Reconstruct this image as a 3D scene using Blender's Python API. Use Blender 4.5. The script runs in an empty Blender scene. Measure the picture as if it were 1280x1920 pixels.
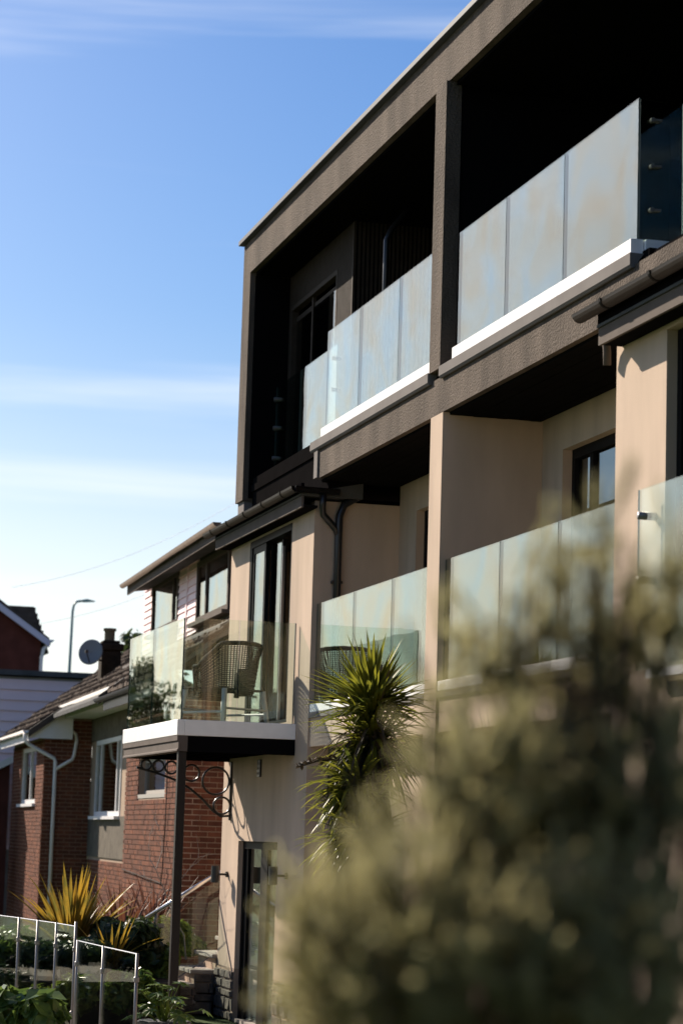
import bpy, math, random
from mathutils import Vector, Matrix
sc = bpy.context.scene
col = sc.collection
R = math.radians
random.seed(11)

# ------------------------------------------------------------------ camera
# origin = the photographer's eye; +Y runs along the facade, +X into the building
YAW, PITCH, ROLL = R(14.85), R(7.654), R(1.72)
fwd = Vector((math.sin(YAW)*math.cos(PITCH), math.cos(YAW)*math.cos(PITCH), math.sin(PITCH)))
r0 = Vector((math.cos(YAW), -math.sin(YAW), 0)); u0 = r0.cross(fwd)
rgt = r0*math.cos(ROLL)+u0*math.sin(ROLL); upv = u0*math.cos(ROLL)-r0*math.sin(ROLL)
cd = bpy.data.cameras.new('camera'); cam = bpy.data.objects.new('camera', cd); col.objects.link(cam)
m = Matrix.Identity(4)
for i in range(3):
    m[i][0] = rgt[i]; m[i][1] = upv[i]; m[i][2] = -fwd[i]
cam.matrix_world = m
cd.sensor_fit = 'VERTICAL'; cd.sensor_height = 36; cd.sensor_width = 24; cd.lens = 85
cd.clip_start = 0.1; cd.clip_end = 3000
cd.dof.use_dof = True; cd.dof.focus_distance = 22.5; cd.dof.aperture_fstop = 2.6
sc.camera = cam

# ------------------------------------------------------------------ sky and sun
SUN_AZ = R(-25.0)      # measured from +Y towards +X
SUN_EL = R(30.0)
w = bpy.data.worlds.new('World'); sc.world = w; w.use_nodes = True
nt = w.node_tree; N = nt.nodes; L = nt.links
bg = N['Background']
sky = N.new('ShaderNodeTexSky'); sky.sky_type = 'NISHITA'; sky.sun_disc = False
sky.sun_elevation = SUN_EL; sky.sun_rotation = SUN_AZ
sky.air_density = 1.0; sky.dust_density = 0.9; sky.ozone_density = 3.0
hs = N.new('ShaderNodeHueSaturation'); hs.inputs['Saturation'].default_value = 1.42; hs.inputs['Hue'].default_value = 0.508
L.new(sky.outputs[0], hs.inputs['Color'])
tc = N.new('ShaderNodeTexCoord')
mp = N.new('ShaderNodeMapping'); mp.inputs['Location'].default_value = (22.1, 11.7, 38.55); mp.inputs['Scale'].default_value = (1.6, 1.6, 26); mp.inputs['Rotation'].default_value = (0.03, 0.02, 0)
L.new(tc.outputs['Generated'], mp.inputs['Vector'])
nz = N.new('ShaderNodeTexNoise'); nz.inputs['Scale'].default_value = 1.0; nz.inputs['Detail'].default_value = 6; nz.inputs['Roughness'].default_value = 0.5
nz.inputs['Distortion'].default_value = 0.3
L.new(mp.outputs[0], nz.inputs['Vector'])
cr = N.new('ShaderNodeMapRange'); cr.interpolation_type = 'SMOOTHSTEP'
cr.inputs['From Min'].default_value = 0.50; cr.inputs['From Max'].default_value = 0.80; cr.inputs['To Max'].default_value = 0.7
L.new(nz.outputs['Fac'], cr.inputs['Value'])
mx = N.new('ShaderNodeMixRGB'); mx.blend_type = 'MIX'; mx.inputs['Color2'].default_value = (10.0, 10.1, 10.4, 1)
# pale haze towards the horizon, the same all the way round
sx = N.new('ShaderNodeSeparateXYZ'); L.new(tc.outputs['Generated'], sx.inputs[0])
hz = N.new('ShaderNodeMapRange'); hz.interpolation_type = 'SMOOTHSTEP'
hz.inputs['From Min'].default_value = 0.22; hz.inputs['From Max'].default_value = -0.02; hz.inputs['To Min'].default_value = 0.0; hz.inputs['To Max'].default_value = 0.82
L.new(sx.outputs['Z'], hz.inputs['Value'])
mh = N.new('ShaderNodeMixRGB'); mh.inputs['Color2'].default_value = (10.6, 10.3, 10.1, 1)
L.new(hz.outputs[0], mh.inputs['Fac']); L.new(hs.outputs[0], mh.inputs['Color1'])
L.new(cr.outputs[0], mx.inputs['Fac']); L.new(mh.outputs[0], mx.inputs['Color1'])
L.new(mx.outputs[0], bg.inputs['Color'])
bg.inputs['Strength'].default_value = 0.062
sd = bpy.data.lights.new('sun', 'SUN'); so = bpy.data.objects.new('sun', sd); col.objects.link(so)
sd.energy = 5.0; sd.angle = R(0.53); sd.color = (1.0, 0.885, 0.74)
tosun = Vector((math.sin(SUN_AZ)*math.cos(SUN_EL), math.cos(SUN_AZ)*math.cos(SUN_EL), math.sin(SUN_EL)))
so.rotation_euler = tosun.to_track_quat('Z', 'Y').to_euler()
so.location = tosun*60
sc.view_settings.view_transform = 'Standard'; sc.view_settings.look = 'None'
sc.view_settings.exposure = 0.93; sc.view_settings.gamma = 1.0
sc.view_settings.use_curve_mapping = False
sc.cycles.use_denoising = True
sc.cycles.max_bounces = 8; sc.cycles.transparent_max_bounces = 24
sc.cycles.caustics_reflective = False; sc.cycles.caustics_refractive = False

G = -2.2               # level of the lower terrace

# ------------------------------------------------------------------ materials
def mat(name, c, rough=0.7, var=0.0, vscale=3.0, bump=0.0, bscale=60.0, metal=0.0, c2=None, spec=0.5, bdist=0.01, stretch=None):
    if rough >= 0.85: spec = min(spec, 0.08)       # chalky surfaces: hardly any sheen
    M = bpy.data.materials.new(name); M.use_nodes = True
    t = M.node_tree; n = t.nodes; l = t.links; p = n['Principled BSDF']
    p.inputs['Base Color'].default_value = (*c, 1); p.inputs['Roughness'].default_value = rough
    p.inputs['Metallic'].default_value = metal; p.inputs['Specular IOR Level'].default_value = spec
    if var or bump:
        g = n.new('ShaderNodeNewGeometry'); src = g.outputs['Position']; raw = src
        if stretch:
            k = n.new('ShaderNodeMapping'); k.inputs['Scale'].default_value = stretch
            l.new(src, k.inputs['Vector']); src = k.outputs[0]
    if var:
        a = n.new('ShaderNodeTexNoise'); a.inputs['Scale'].default_value = vscale; a.inputs['Detail'].default_value = 5
        l.new(src, a.inputs['Vector'])
        r = n.new('ShaderNodeMapRange'); r.inputs['From Min'].default_value = 0.3; r.inputs['From Max'].default_value = 0.7
        l.new(a.outputs['Fac'], r.inputs['Value'])
        x = n.new('ShaderNodeMixRGB')
        d = c2 if c2 else tuple(v*(1-var) for v in c)
        x.inputs['Color1'].default_value = (*c, 1); x.inputs['Color2'].default_value = (*d, 1)
        l.new(r.outputs[0], x.inputs['Fac']); l.new(x.outputs[0], p.inputs['Base Color'])
    if bump:
        b = n.new('ShaderNodeTexNoise'); b.inputs['Scale'].default_value = bscale; b.inputs['Detail'].default_value = 3
        l.new(raw, b.inputs['Vector'])
        u = n.new('ShaderNodeBump'); u.inputs['Strength'].default_value = bump; u.inputs['Distance'].default_value = bdist
        l.new(b.outputs['Fac'], u.inputs['Height']); l.new(u.outputs[0], p.inputs['Normal'])
    return M

def glass_mat(name, tint, rough=0.0, wav=0.0):
    M = bpy.data.materials.new(name); M.use_nodes = True
    t = M.node_tree; n = t.nodes; l = t.links; n.clear()
    o = n.new('ShaderNodeOutputMaterial'); tr = n.new('ShaderNodeBsdfTransparent'); gl = n.new('ShaderNodeBsdfGlossy')
    tr.inputs[0].default_value = (*tint, 1); gl.inputs['Roughness'].default_value = rough
    gl.inputs['Color'].default_value = (1, 1, 1, 1)
    lw = n.new('ShaderNodeLayerWeight'); lw.inputs['Blend'].default_value = 0.5
    pw = n.new('ShaderNodeMath'); pw.operation = 'POWER'; pw.inputs[1].default_value = 4.2
    l.new(lw.outputs['Facing'], pw.inputs[0])
    ma = n.new('ShaderNodeMath'); ma.operation = 'MULTIPLY_ADD'; ma.inputs[1].default_value = 0.95; ma.inputs[2].default_value = 0.045
    l.new(pw.outputs[0], ma.inputs[0])
    if wav:
        gp = n.new('ShaderNodeNewGeometry'); ir = n.new('ShaderNodeTexNoise'); ir.inputs['Scale'].default_value = 1.4; ir.inputs['Detail'].default_value = 2.5; ir.inputs['Distortion'].default_value = 0.8
        l.new(gp.outputs['Position'], ir.inputs['Vector'])
        rp_ = n.new('ShaderNodeValToRGB'); e = rp_.color_ramp.elements
        e[0].position = 0.30; e[0].color = (0.86, 0.97, 1.0, 1); e[1].position = 0.70; e[1].color = (1.0, 0.89, 0.72, 1)
        q_ = rp_.color_ramp.elements.new(0.5); q_.color = (0.97, 0.97, 0.89, 1)
        l.new(ir.outputs['Fac'], rp_.inputs[0]); l.new(rp_.outputs[0], gl.inputs['Color'])
    mi = n.new('ShaderNodeMixShader'); l.new(ma.outputs[0], mi.inputs[0]); l.new(tr.outputs[0], mi.inputs[1]); l.new(gl.outputs[0], mi.inputs[2])
    l.new(mi.outputs[0], o.inputs['Surface'])
    if wav:
        g = n.new('ShaderNodeNewGeometry'); b = n.new('ShaderNodeTexNoise'); b.inputs['Scale'].default_value = 1.7; b.inputs['Detail'].default_value = 1
        l.new(g.outputs['Position'], b.inputs['Vector'])
        u = n.new('ShaderNodeBump'); u.inputs['Strength'].default_value = wav; u.inputs['Distance'].default_value = 0.02
        l.new(b.outputs['Fac'], u.inputs['Height']); l.new(u.outputs[0], gl.inputs['Normal'])
    return M

def leaf_mat(name, c, c2, trans=0.35, rough=0.55, tcol=None, vscale=8):
    M = bpy.data.materials.new(name); M.use_nodes = True
    t = M.node_tree; n = t.nodes; l = t.links; p = n['Principled BSDF']; o = n['Material Output']
    g = n.new('ShaderNodeNewGeometry'); a = n.new('ShaderNodeTexNoise'); a.inputs['Scale'].default_value = vscale
    l.new(g.outputs['Position'], a.inputs['Vector'])
    r = n.new('ShaderNodeMapRange'); r.inputs['From Min'].default_value = 0.35; r.inputs['From Max'].default_value = 0.65
    l.new(a.outputs['Fac'], r.inputs['Value'])
    x = n.new('ShaderNodeMixRGB'); x.inputs['Color1'].default_value = (*c, 1); x.inputs['Color2'].default_value = (*c2, 1)
    l.new(r.outputs[0], x.inputs['Fac']); l.new(x.outputs[0], p.inputs['Base Color'])
    p.inputs['Roughness'].default_value = rough; p.inputs['Specular IOR Level'].default_value = 0.35
    tr = n.new('ShaderNodeBsdfTranslucent')
    if tcol: tr.inputs[0].default_value = (*tcol, 1)
    else: l.new(x.outputs[0], tr.inputs[0])
    mi = n.new('ShaderNodeMixShader'); mi.inputs[0].default_value = trans
    l.new(p.outputs[0], mi.inputs[1]); l.new(tr.outputs[0], mi.inputs[2]); l.new(mi.outputs[0], o.inputs['Surface'])
    return M

BROWN = mat('brown_roughcast', (0.138, 0.108, 0.087), 0.9, 0.5, 3.0, 1.0, 45, bdist=0.016, stretch=(1, 1, 0.3))
BEIGE = mat('beige_render', (0.585, 0.45, 0.345), 0.9, 0.24, 2.6, 0.35, 130, bdist=0.006, stretch=(1, 1, 0.22))
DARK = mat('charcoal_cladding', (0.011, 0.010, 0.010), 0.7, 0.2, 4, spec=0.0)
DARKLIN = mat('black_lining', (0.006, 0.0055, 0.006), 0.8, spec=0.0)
RIB = mat('dark_brown_ribs', (0.055, 0.041, 0.032), 0.7, 0.25, 9, spec=0.08)
COPING = mat('grey_coping', (0.085, 0.09, 0.105), 0.6, 0.2, 2, spec=0.12)
FLASH = mat('grey_flashing', (0.19, 0.17, 0.16), 0.86, 0.2, 3)
WHITE = mat('white_channel', (0.90, 0.88, 0.87), 0.4, 0.06, 9)
BLACK = mat('black_plastic', (0.014, 0.013, 0.014), 0.32)
GUT = mat('brown_black_gutter', (0.010, 0.008, 0.0065), 0.5, 0.2, 5, spec=0.05)
FASC = mat('grey_brown_fascia', (0.13, 0.105, 0.09), 0.86, 0.2, 4)
FRAME = mat('dark_window_frame', (0.012, 0.011, 0.011), 0.5, spec=0.04)
WFRAME = mat('white_upvc', (0.78, 0.76, 0.76), 0.4, 0.08, 5)
GLASS = glass_mat('clear_balustrade_glass', (0.90, 0.955, 0.93), 0.0, 0.12)
EDGE = mat('dark_green_glass_edge', (0.012, 0.04, 0.035), 0.3)
WGLASS = glass_mat('window_glass', (0.62, 0.65, 0.64), 0.0, 0.06)
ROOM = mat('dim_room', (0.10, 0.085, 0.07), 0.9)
CURT = mat('cream_curtain', (0.42, 0.34, 0.26), 0.9, 0.2, 7)
STEEL = mat('brushed_steel', (0.22, 0.21, 0.205), 0.45, 0.1, 8, metal=0.6)
BLIND = mat('white_blind', (0.80, 0.84, 0.92), 0.6)
MORTAR = mat('mortar', (0.42, 0.31, 0.23), 0.95, 0.2, 6)
BRICKM = mat('red_brick', (0.215, 0.076, 0.04), 0.9, 0.5, 5.5, 0.5, 70, c2=(0.10, 0.038, 0.025))
BRICKM2 = mat('brown_brick', (0.15, 0.056, 0.034), 0.9, 0.4, 7, 0.5, 70)
DBRICK = mat('dark_far_brick', (0.105, 0.036, 0.028), 0.9, 0.35, 3)
TILE = mat('brown_roof_tile', (0.125, 0.09, 0.07), 0.9, 0.5, 3.5, 0.6, 40, c2=(0.06, 0.045, 0.036))
PEBB = mat('grey_pebbledash', (0.17, 0.145, 0.115), 0.95, 0.4, 5, 0.8, 60)
WBOARD = mat('white_weatherboard', (0.94, 0.69, 0.69), 0.6, 0.08, 2)
FELT = mat('grey_roof_felt', (0.10, 0.10, 0.10), 0.9, 0.3, 3)
STONE = mat('grey_brown_stone', (0.20, 0.17, 0.145), 0.9, 0.55, 9, 0.9, 30, c2=(0.085, 0.075, 0.068))
SLAB = mat('pale_paving_slab', (0.40, 0.35, 0.31), 0.85, 0.2, 6, 0.3, 40)
SOIL = mat('dark_soil', (0.05, 0.038, 0.028), 0.95, 0.4, 6, 0.6, 20)
GRASS = mat('lawn_green', (0.055, 0.085, 0.028), 0.95, 0.4, 2, 0.6, 30)
WICK = mat('grey_wicker', (0.04, 0.035, 0.032), 0.86, 0.3, 30)
PAINT = mat('pale_chair_leg', (0.50, 0.49, 0.46), 0.5)
CONC = mat('weathered_concrete', (0.30, 0.28, 0.26), 0.9, 0.3, 4)
LAMPG = mat('green_grey_pole', (0.18, 0.30, 0.30), 0.5)
BARK = mat('bark', (0.10, 0.075, 0.055), 0.95, 0.4, 12, 0.8, 30)
POT = mat('dark_woven_pot', (0.06, 0.06, 0.065), 0.6, 0.3, 30)
POSTM = mat('dark_post_paint', (0.03, 0.025, 0.022), 0.5, spec=0.1)
CUSH = mat('off_white_cover', (0.80, 0.80, 0.74), 0.9)
GCUSH = mat('pale_green_cushion', (0.45, 0.62, 0.42), 0.9)

# ------------------------------------------------------------------ mesh helpers
class B:
    def __init__(s): s.v = []; s.f = []
    def quad(s, a, b, c, d):
        i = len(s.v); s.v += [tuple(a), tuple(b), tuple(c), tuple(d)]; s.f.append((i, i+1, i+2, i+3)); return s
    def tri(s, a, b, c):
        i = len(s.v); s.v += [tuple(a), tuple(b), tuple(c)]; s.f.append((i, i+1, i+2)); return s
    def box(s, x0, x1, y0, y1, z0, z1):
        i = len(s.v)
        s.v += [(x0,y0,z0),(x1,y0,z0),(x1,y1,z0),(x0,y1,z0),(x0,y0,z1),(x1,y0,z1),(x1,y1,z1),(x0,y1,z1)]
        s.f += [(i,i+3,i+2,i+1),(i+4,i+5,i+6,i+7),(i,i+1,i+5,i+4),(i+1,i+2,i+6,i+5),(i+2,i+3,i+7,i+6),(i+3,i,i+4,i+7)]
        return s
    def hexa(s, p):      # 8 points, same order as box
        i = len(s.v); s.v += [tuple(q) for q in p]
        s.f += [(i,i+3,i+2,i+1),(i+4,i+5,i+6,i+7),(i,i+1,i+5,i+4),(i+1,i+2,i+6,i+5),(i+2,i+3,i+7,i+6),(i+3,i,i+4,i+7)]
        return s
    def prism(s, poly, axis, a, b):   # polygon in the other two axes, extruded a..b
        n = len(poly); i = len(s.v)
        def pt(q, t):
            return {'x': (t, q[0], q[1]), 'y': (q[0], t, q[1]), 'z': (q[0], q[1], t)}[axis]
        s.v += [pt(q, a) for q in poly] + [pt(q, b) for q in poly]
        s.f.append(tuple(range(i+n-1, i-1, -1))); s.f.append(tuple(range(i+n, i+2*n)))
        for k in range(n):
            j = (k+1) % n; s.f.append((i+k, i+j, i+n+j, i+n+k))
        return s
    def tube(s, pts, r, n=8, caps=True, arc=None):
        pts = [Vector(p) for p in pts]; rs = r if isinstance(r, (list, tuple)) else [r]*len(pts)
        i0 = len(s.v); prev = None
        for k, p in enumerate(pts):
            t = (pts[min(k+1, len(pts)-1)]-pts[max(k-1, 0)]).normalized()
            if prev is None:
                a = Vector((0, 0, 1)) if abs(t.z) < 0.9 else Vector((1, 0, 0))
                u = t.cross(a).normalized()
            else:
                u = (prev-t*prev.dot(t)).normalized()
            prev = u; v = t.cross(u)
            for j in range(n):
                th = 2*math.pi*j/n
                s.v.append(tuple(p+(u*math.cos(th)+v*math.sin(th))*rs[k]))
        for k in range(len(pts)-1):
            for j in range(n):
                a = i0+k*n+j; b = i0+k*n+(j+1) % n
                s.f.append((a, b, b+n, a+n))
        if caps:
            s.f.append(tuple(i0+j for j in range(n-1, -1, -1)))
            s.f.append(tuple(i0+(len(pts)-1)*n+j for j in range(n)))
        return s
    def ring(s, c, rad, r, plane='xz', n=28, k=6):
        i0 = len(s.v); c = Vector(c)
        for a in range(n):
            th = 2*math.pi*a/n
            d = Vector((math.cos(th), 0, math.sin(th))) if plane == 'xz' else Vector((0, math.cos(th), math.sin(th)))
            o = Vector((0, 1, 0)) if plane == 'xz' else Vector((1, 0, 0))
            for b in range(k):
                ph = 2*math.pi*b/k
                s.v.append(tuple(c+d*(rad+r*math.cos(ph))+o*r*1.6*math.sin(ph)))
        for a in range(n):
            for b in range(k):
                p = i0+a*k+b; q = i0+a*k+(b+1) % k; p2 = i0+((a+1) % n)*k+b; q2 = i0+((a+1) % n)*k+(b+1) % k
                s.f.append((p, q, q2, p2))
        return s
    def gutter(s, a, b, r, t=0.006, n=8):
        # half-round channel from a to b (horizontal)
        a = Vector(a); b = Vector(b); d = (b-a).normalized(); side = Vector((-d.y, d.x, 0))
        i = len(s.v)
        for p in (a, b):
            for rr in (r, r-t):
                for j in range(n+1):
                    th = math.pi*j/n
                    s.v.append(tuple(p+side*rr*math.cos(th)-Vector((0, 0, 1))*rr*math.sin(th)))
        m_ = n+1
        for j in range(n):
            s.f.append((i+j, i+j+1, i+2*m_+j+1, i+2*m_+j))
            s.f.append((i+m_+j+1, i+m_+j, i+3*m_+j, i+3*m_+j+1))
            for e in (0, 2*m_): s.f.append((i+e+j, i+e+j+1, i+e+m_+j+1, i+e+m_+j))
        for j in (0, n): s.f.append((i+j, i+m_+j, i+3*m_+j, i+2*m_+j))
        s.f.append(tuple(i+j for j in range(n+1)))
        s.f.append(tuple(i+2*m_+j for j in range(n+1)))
        return s
    def leaf(s, base, d, length, width, droop, seg=5, fold=0.25, twist=None):
        # a long pointed blade starting along d and bending down
        base = Vector(base); d = Vector(d).normalized(); up = Vector((0, 0, 1))
        side = d.cross(up)
        if side.length < 1e-3: side = Vector((1, 0, 0))
        side.normalize()
        if twist:
            side = (Matrix.Rotation(twist, 3, d) @ side)
        p = base.copy(); i = len(s.v); cur = d.copy()
        for k in range(seg+1):
            t = k/seg
            wd = width*(0.55+1.2*t if t < 0.35 else 1.0-((t-0.35)/0.65)**1.6)
            nn = side.cross(cur).normalized()
            s.v += [tuple(p-side*wd*0.5+nn*wd*fold), tuple(p), tuple(p+side*wd*0.5+nn*wd*fold)]
            if k < seg:
                p = p+cur*(length/seg); cur = (cur-up*droop/seg).normalized()
        for k in range(seg):
            a = i+3*k
            s.f += [(a, a+1, a+4, a+3), (a+1, a+2, a+5, a+4)]
        return s
    def card(s, p, nrm, size, asp=1.6, rot=None):
        nrm = Vector(nrm).normalized(); a = nrm.cross(Vector((0, 0, 1)))
        if a.length < 1e-3: a = Vector((1, 0, 0))
        a.normalize(); b = nrm.cross(a)
        th = random.uniform(0, 6.283) if rot is None else rot
        u = a*math.cos(th)+b*math.sin(th); v = nrm.cross(u); p = Vector(p)
        L_ = size*asp*0.5; W_ = size*0.5
        i = len(s.v)
        s.v += [tuple(p-u*L_), tuple(p+v*W_+nrm*W_*0.25), tuple(p+u*L_), tuple(p-v*W_+nrm*W_*0.25)]
        s.f += [(i, i+1, i+2), (i, i+2, i+3)]
        return s

def ob(name, b, m_, parent=None, smooth=False, bevel=0.0, loc=None):
    me = bpy.data.meshes.new(name); me.from_pydata(b.v, [], b.f); me.materials.append(m_)
    if name == 'glass_pane' and len(b.f) == 6:      # the cut vertical ends of a pane look dark green
        me.materials.append(EDGE); xs_ = [q[0] for q in b.v]; ys_ = [q[1] for q in b.v]
        for fi in ((2, 4) if max(xs_)-min(xs_) < max(ys_)-min(ys_) else (3, 5)): me.polygons[fi].material_index = 1
    if smooth: me.polygons.foreach_set('use_smooth', [True]*len(me.polygons))
    me.update()
    o = bpy.data.objects.new(name, me); col.objects.link(o)
    if parent is not None:
        o.parent = parent
        if parent.type == 'EMPTY' and parent.parent is None and 'wl' in parent:   # meshes are written in world metres
            o.location = (-parent.location[0], -parent.location[1], -parent.location[2])
    if loc: o.location = loc
    if bevel:
        k = o.modifiers.new('edge', 'BEVEL'); k.width = bevel; k.segments = 1; k.limit_method = 'ANGLE'
    return o
def tag(o, label, cat, group=None, kind=None):
    o['label'] = label; o['category'] = cat
    if group: o['group'] = group
    if kind: o['kind'] = kind
    return o
def thing(name, loc, label, cat, group=None, world=True):
    o = bpy.data.objects.new(name, None); col.objects.link(o); o.location = loc; o.empty_display_size = 0.3
    if world: o['wl'] = 1
    return tag(o, label, cat, group)
def struct(name, b, m_):
    o = ob(name, b, m_); o['kind'] = 'structure'; return o

# ------------------------------------------------------------------ ground
g = B(); xs = [-600, -60, -12, -4, 2, 5, 9, 20, 60, 600]; ys = [-300, -20, 0, 7, 12, 16, 22, 26.5, 60, 150, 900]
def gz(x, y):
    if y < 7: return -1.65
    if y < 16: return -1.65-(y-7)/9*0.55
    return G
for i in range(len(xs)-1):
    for j in range(len(ys)-1):
        p = [(xs[i+a], ys[j+b_], gz(xs[i+a], ys[j+b_])-0.01) for a, b_ in ((0,0),(1,0),(1,1),(0,1))]
        g.quad(*p)
struct('ground', g, GRASS)
struct('terrace_paving', B().box(2.2, 6.36, 17, 27.6, G-0.05, G+0.004), SLAB)
struct('planting_bed', B().box(1.5, 5.6, 27.65, 32.9, G-0.1, -1.72), SOIL)

# ================================================================== MAIN BUILDING
AB = thing('apartment_building', (6.4, 25.0, G), 'three storey beige building with dark brown framed top floor and glass balconies', 'building')
# --- top floor frame
ob('parapet_beam', B().box(6.4, 7.0, 9, 29.33, 6.97, 7.40), BROWN, AB)
ob('coping', B().box(6.335, 7.05, 8.95, 29.39, 7.402, 7.465), COPING, AB, bevel=0.006)
ob('end_wall', B().box(6.4, 8.7, 28.93, 29.33, 4.09, 6.968), BROWN, AB)
ob('wall_foot', B().box(6.43, 6.6, 28.97, 29.30, 3.72, 4.088), FLASH, AB)
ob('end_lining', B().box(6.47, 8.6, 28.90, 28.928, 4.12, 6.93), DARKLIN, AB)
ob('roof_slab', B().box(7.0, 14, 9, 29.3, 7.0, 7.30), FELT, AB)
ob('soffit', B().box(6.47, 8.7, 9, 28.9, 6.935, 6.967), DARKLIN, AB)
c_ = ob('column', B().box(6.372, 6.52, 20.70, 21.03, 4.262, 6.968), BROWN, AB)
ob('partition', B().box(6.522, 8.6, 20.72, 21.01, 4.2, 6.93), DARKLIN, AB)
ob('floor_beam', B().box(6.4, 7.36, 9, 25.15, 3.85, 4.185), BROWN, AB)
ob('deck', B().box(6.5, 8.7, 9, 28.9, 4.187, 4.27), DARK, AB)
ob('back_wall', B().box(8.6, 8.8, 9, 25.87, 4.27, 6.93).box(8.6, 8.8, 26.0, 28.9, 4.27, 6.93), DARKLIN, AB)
# ribbed cladding with the sliding door
cw = ob('cladding_wall', B().box(6.93, 7.0, 25.87, 26.56, 4.27, 6.93).box(6.93, 7.0, 26.56, 28.75, 6.5, 6.93).box(6.93, 7.0, 28.75, 28.9, 4.27, 6.93)
        .box(7.0, 8.6, 25.87, 25.99, 4.27, 6.93), DARK, AB)
rb = B(); y = 25.885
while y < 28.88:
    z0 = 4.27 if (y < 26.53 or y > 28.75) else 6.53
    rb.box(6.905, 6.929, y, y+0.026, z0, 6.93); y += 0.05
x = 6.96
while x < 8.55:
    rb.box(x, x+0.026, 25.845, 25.868, 4.27, 6.93); x += 0.05
rb.box(6.9, 6.93, 25.84, 25.868, 4.27, 6.93)
k = ob('cladding_ribs', rb, RIB, cw); k['kind'] = 'stuff'
dr = ob('sliding_door', B().box(6.9, 6.99, 26.53, 26.585, 4.27, 6.47).box(6.9, 6.99, 28.70, 28.75, 4.27, 6.47).box(6.9, 6.99, 26.53, 28.75, 6.472, 6.525)
        .box(6.94, 6.98, 27.80, 27.86, 4.27, 6.47).box(6.96, 6.99, 26.585, 28.70, 6.33, 6.39), RIB, AB)
ob('door_pane', B().box(6.965, 6.975, 27.86, 28.70, 4.3, 6.33), WGLASS, dr)
ob('door_pane', B().box(6.945, 6.955, 26.585, 27.80, 4.3, 6.33), WGLASS, dr)
ob('downpipe', B().tube([(7.02, 24.9, 4.27), (7.02, 24.9, 6.5), (7.06, 24.9, 6.6), (7.3, 24.9, 6.93)], 0.034), BLACK, AB, smooth=True)

def balustrade(x, ys_, z0, z1, strip, flash, flash_y, cls=GLASS, xs_=0.0):
    # base channel > panes, flashing
    st = None
    for a, b in zip(ys_[:-1], ys_[1:]):
        pc = ob('base_channel', B().box(x-0.055, x+0.045, a+0.002, b-0.002, strip[0], strip[1]), WHITE, st if st else AB, bevel=0.004)
        st = st or pc
    for a, b in zip(ys_[:-1], ys_[1:]):
        ob('glass_pane', B().box(x-0.0075, x+0.0075, a+0.006, b-0.006, strip[1]-0.04+0.001, z1), cls, st)
    if flash:
        ob('flashing', B().prism([(x-0.09, flash[1]), (x-0.09, flash[0]+0.02), (x-0.075, flash[0]), (x-0.058, flash[0]), (x+0.02, flash[1]-0.003), (x-0.04, flash[1]-0.001)], 'y', flash_y[0], flash_y[1]), FLASH, st)
    return st
balustrade(6.45, [21.06, 22.325, 23.772, 25.10], 4.3, 5.46, (4.272, 4.388), (4.160, 4.270), (21.035, 25.42))
b2 = balustrade(6.45, [16.12, 17.685, 19.108, 20.42], 4.3, 5.46, (4.272, 4.395), (4.160, 4.270), (16.05, 20.695))
ob('glass_pane', B().box(6.46, 6.80, 16.13, 16.145, 4.36, 5.455), GLASS, b2)
ob('base_channel', B().box(6.50, 6.80, 16.09, 16.19, 4.295, 4.39), WHITE, b2)
ob('glass_pane', B().box(6.80, 6.815, 12.0, 16.13, 4.36, 5.455), GLASS, b2)
ob('dark_flashing', B().box(6.47, 6.9, 15.95, 16.08, 4.1, 4.293), DARK, b2)
for z in (4.62, 4.95, 5.3):
    ob('clamp', B().tube([(6.55, 16.135, z), (6.55, 16.10, z)], 0.018).box(6.56, 6.62, 16.10, 16.125, z-0.008, z+0.008), FLASH, b2)
sb = ob('sill', B().box(6.52, 6.85, 25.2, 28.895, 4.28, 4.36), DARK, AB)
for a, b in ((25.95, 27.63), (27.645, 28.87)):
    ob('glass_pane', B().box(6.772, 6.787, a, b, 4.37, 5.52), GLASS, sb)
for z in (4.62, 5.0, 5.36):
    ob('clamp', B().tube([(6.73, 28.80, z), (6.83, 28.80, z)], 0.025).box(6.755, 6.80, 28.80, 28.90, z-0.02, z+0.02), STEEL, sb)
    ob('clamp', B().tube([(6.73, 26.0, z), (6.83, 26.0, z)], 0.025), STEEL, sb)
ob('apron', B().box(6.52, 6.9, 25.17, 28.9, 3.66, 4.185), DARK, AB)
ob('beam_end', B().box(6.38, 6.5, 25.152, 25.30, 3.86, 4.16), FLASH, AB)

# --- left bay
wl = B()
for (y0, y1, z0, z1) in ((25.27, 26.49, -1.586, -0.08), (28.47, 29.42, -1.586, -0.08), (25.27, 29.42, -0.08, 1.25), (25.27, 26.26, 1.25, 3.5), (28.39, 29.42, 1.25, 3.5), (25.27, 29.42, 3.5, 3.62)):
    wl.box(6.4, 6.65, y0, y1, z0, z1)
wl.box(6.652, 9.0, 25.27, 25.50, G, 3.62).box(6.652, 9.0, 29.19, 29.42, G, 3.62)
ob('bay_wall', wl, BEIGE, AB)
ob('interior', B().box(9.0, 9.1, 25.5, 29.19, G, 3.6).box(6.66, 9.0, 25.5, 29.19, 1.1, 1.22).box(6.66, 9.0, 25.5, 29.19, 3.52, 3.6).box(6.66, 9.0, 25.5, 29.19, G-0.02, G+0.02), ROOM, AB)
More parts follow.
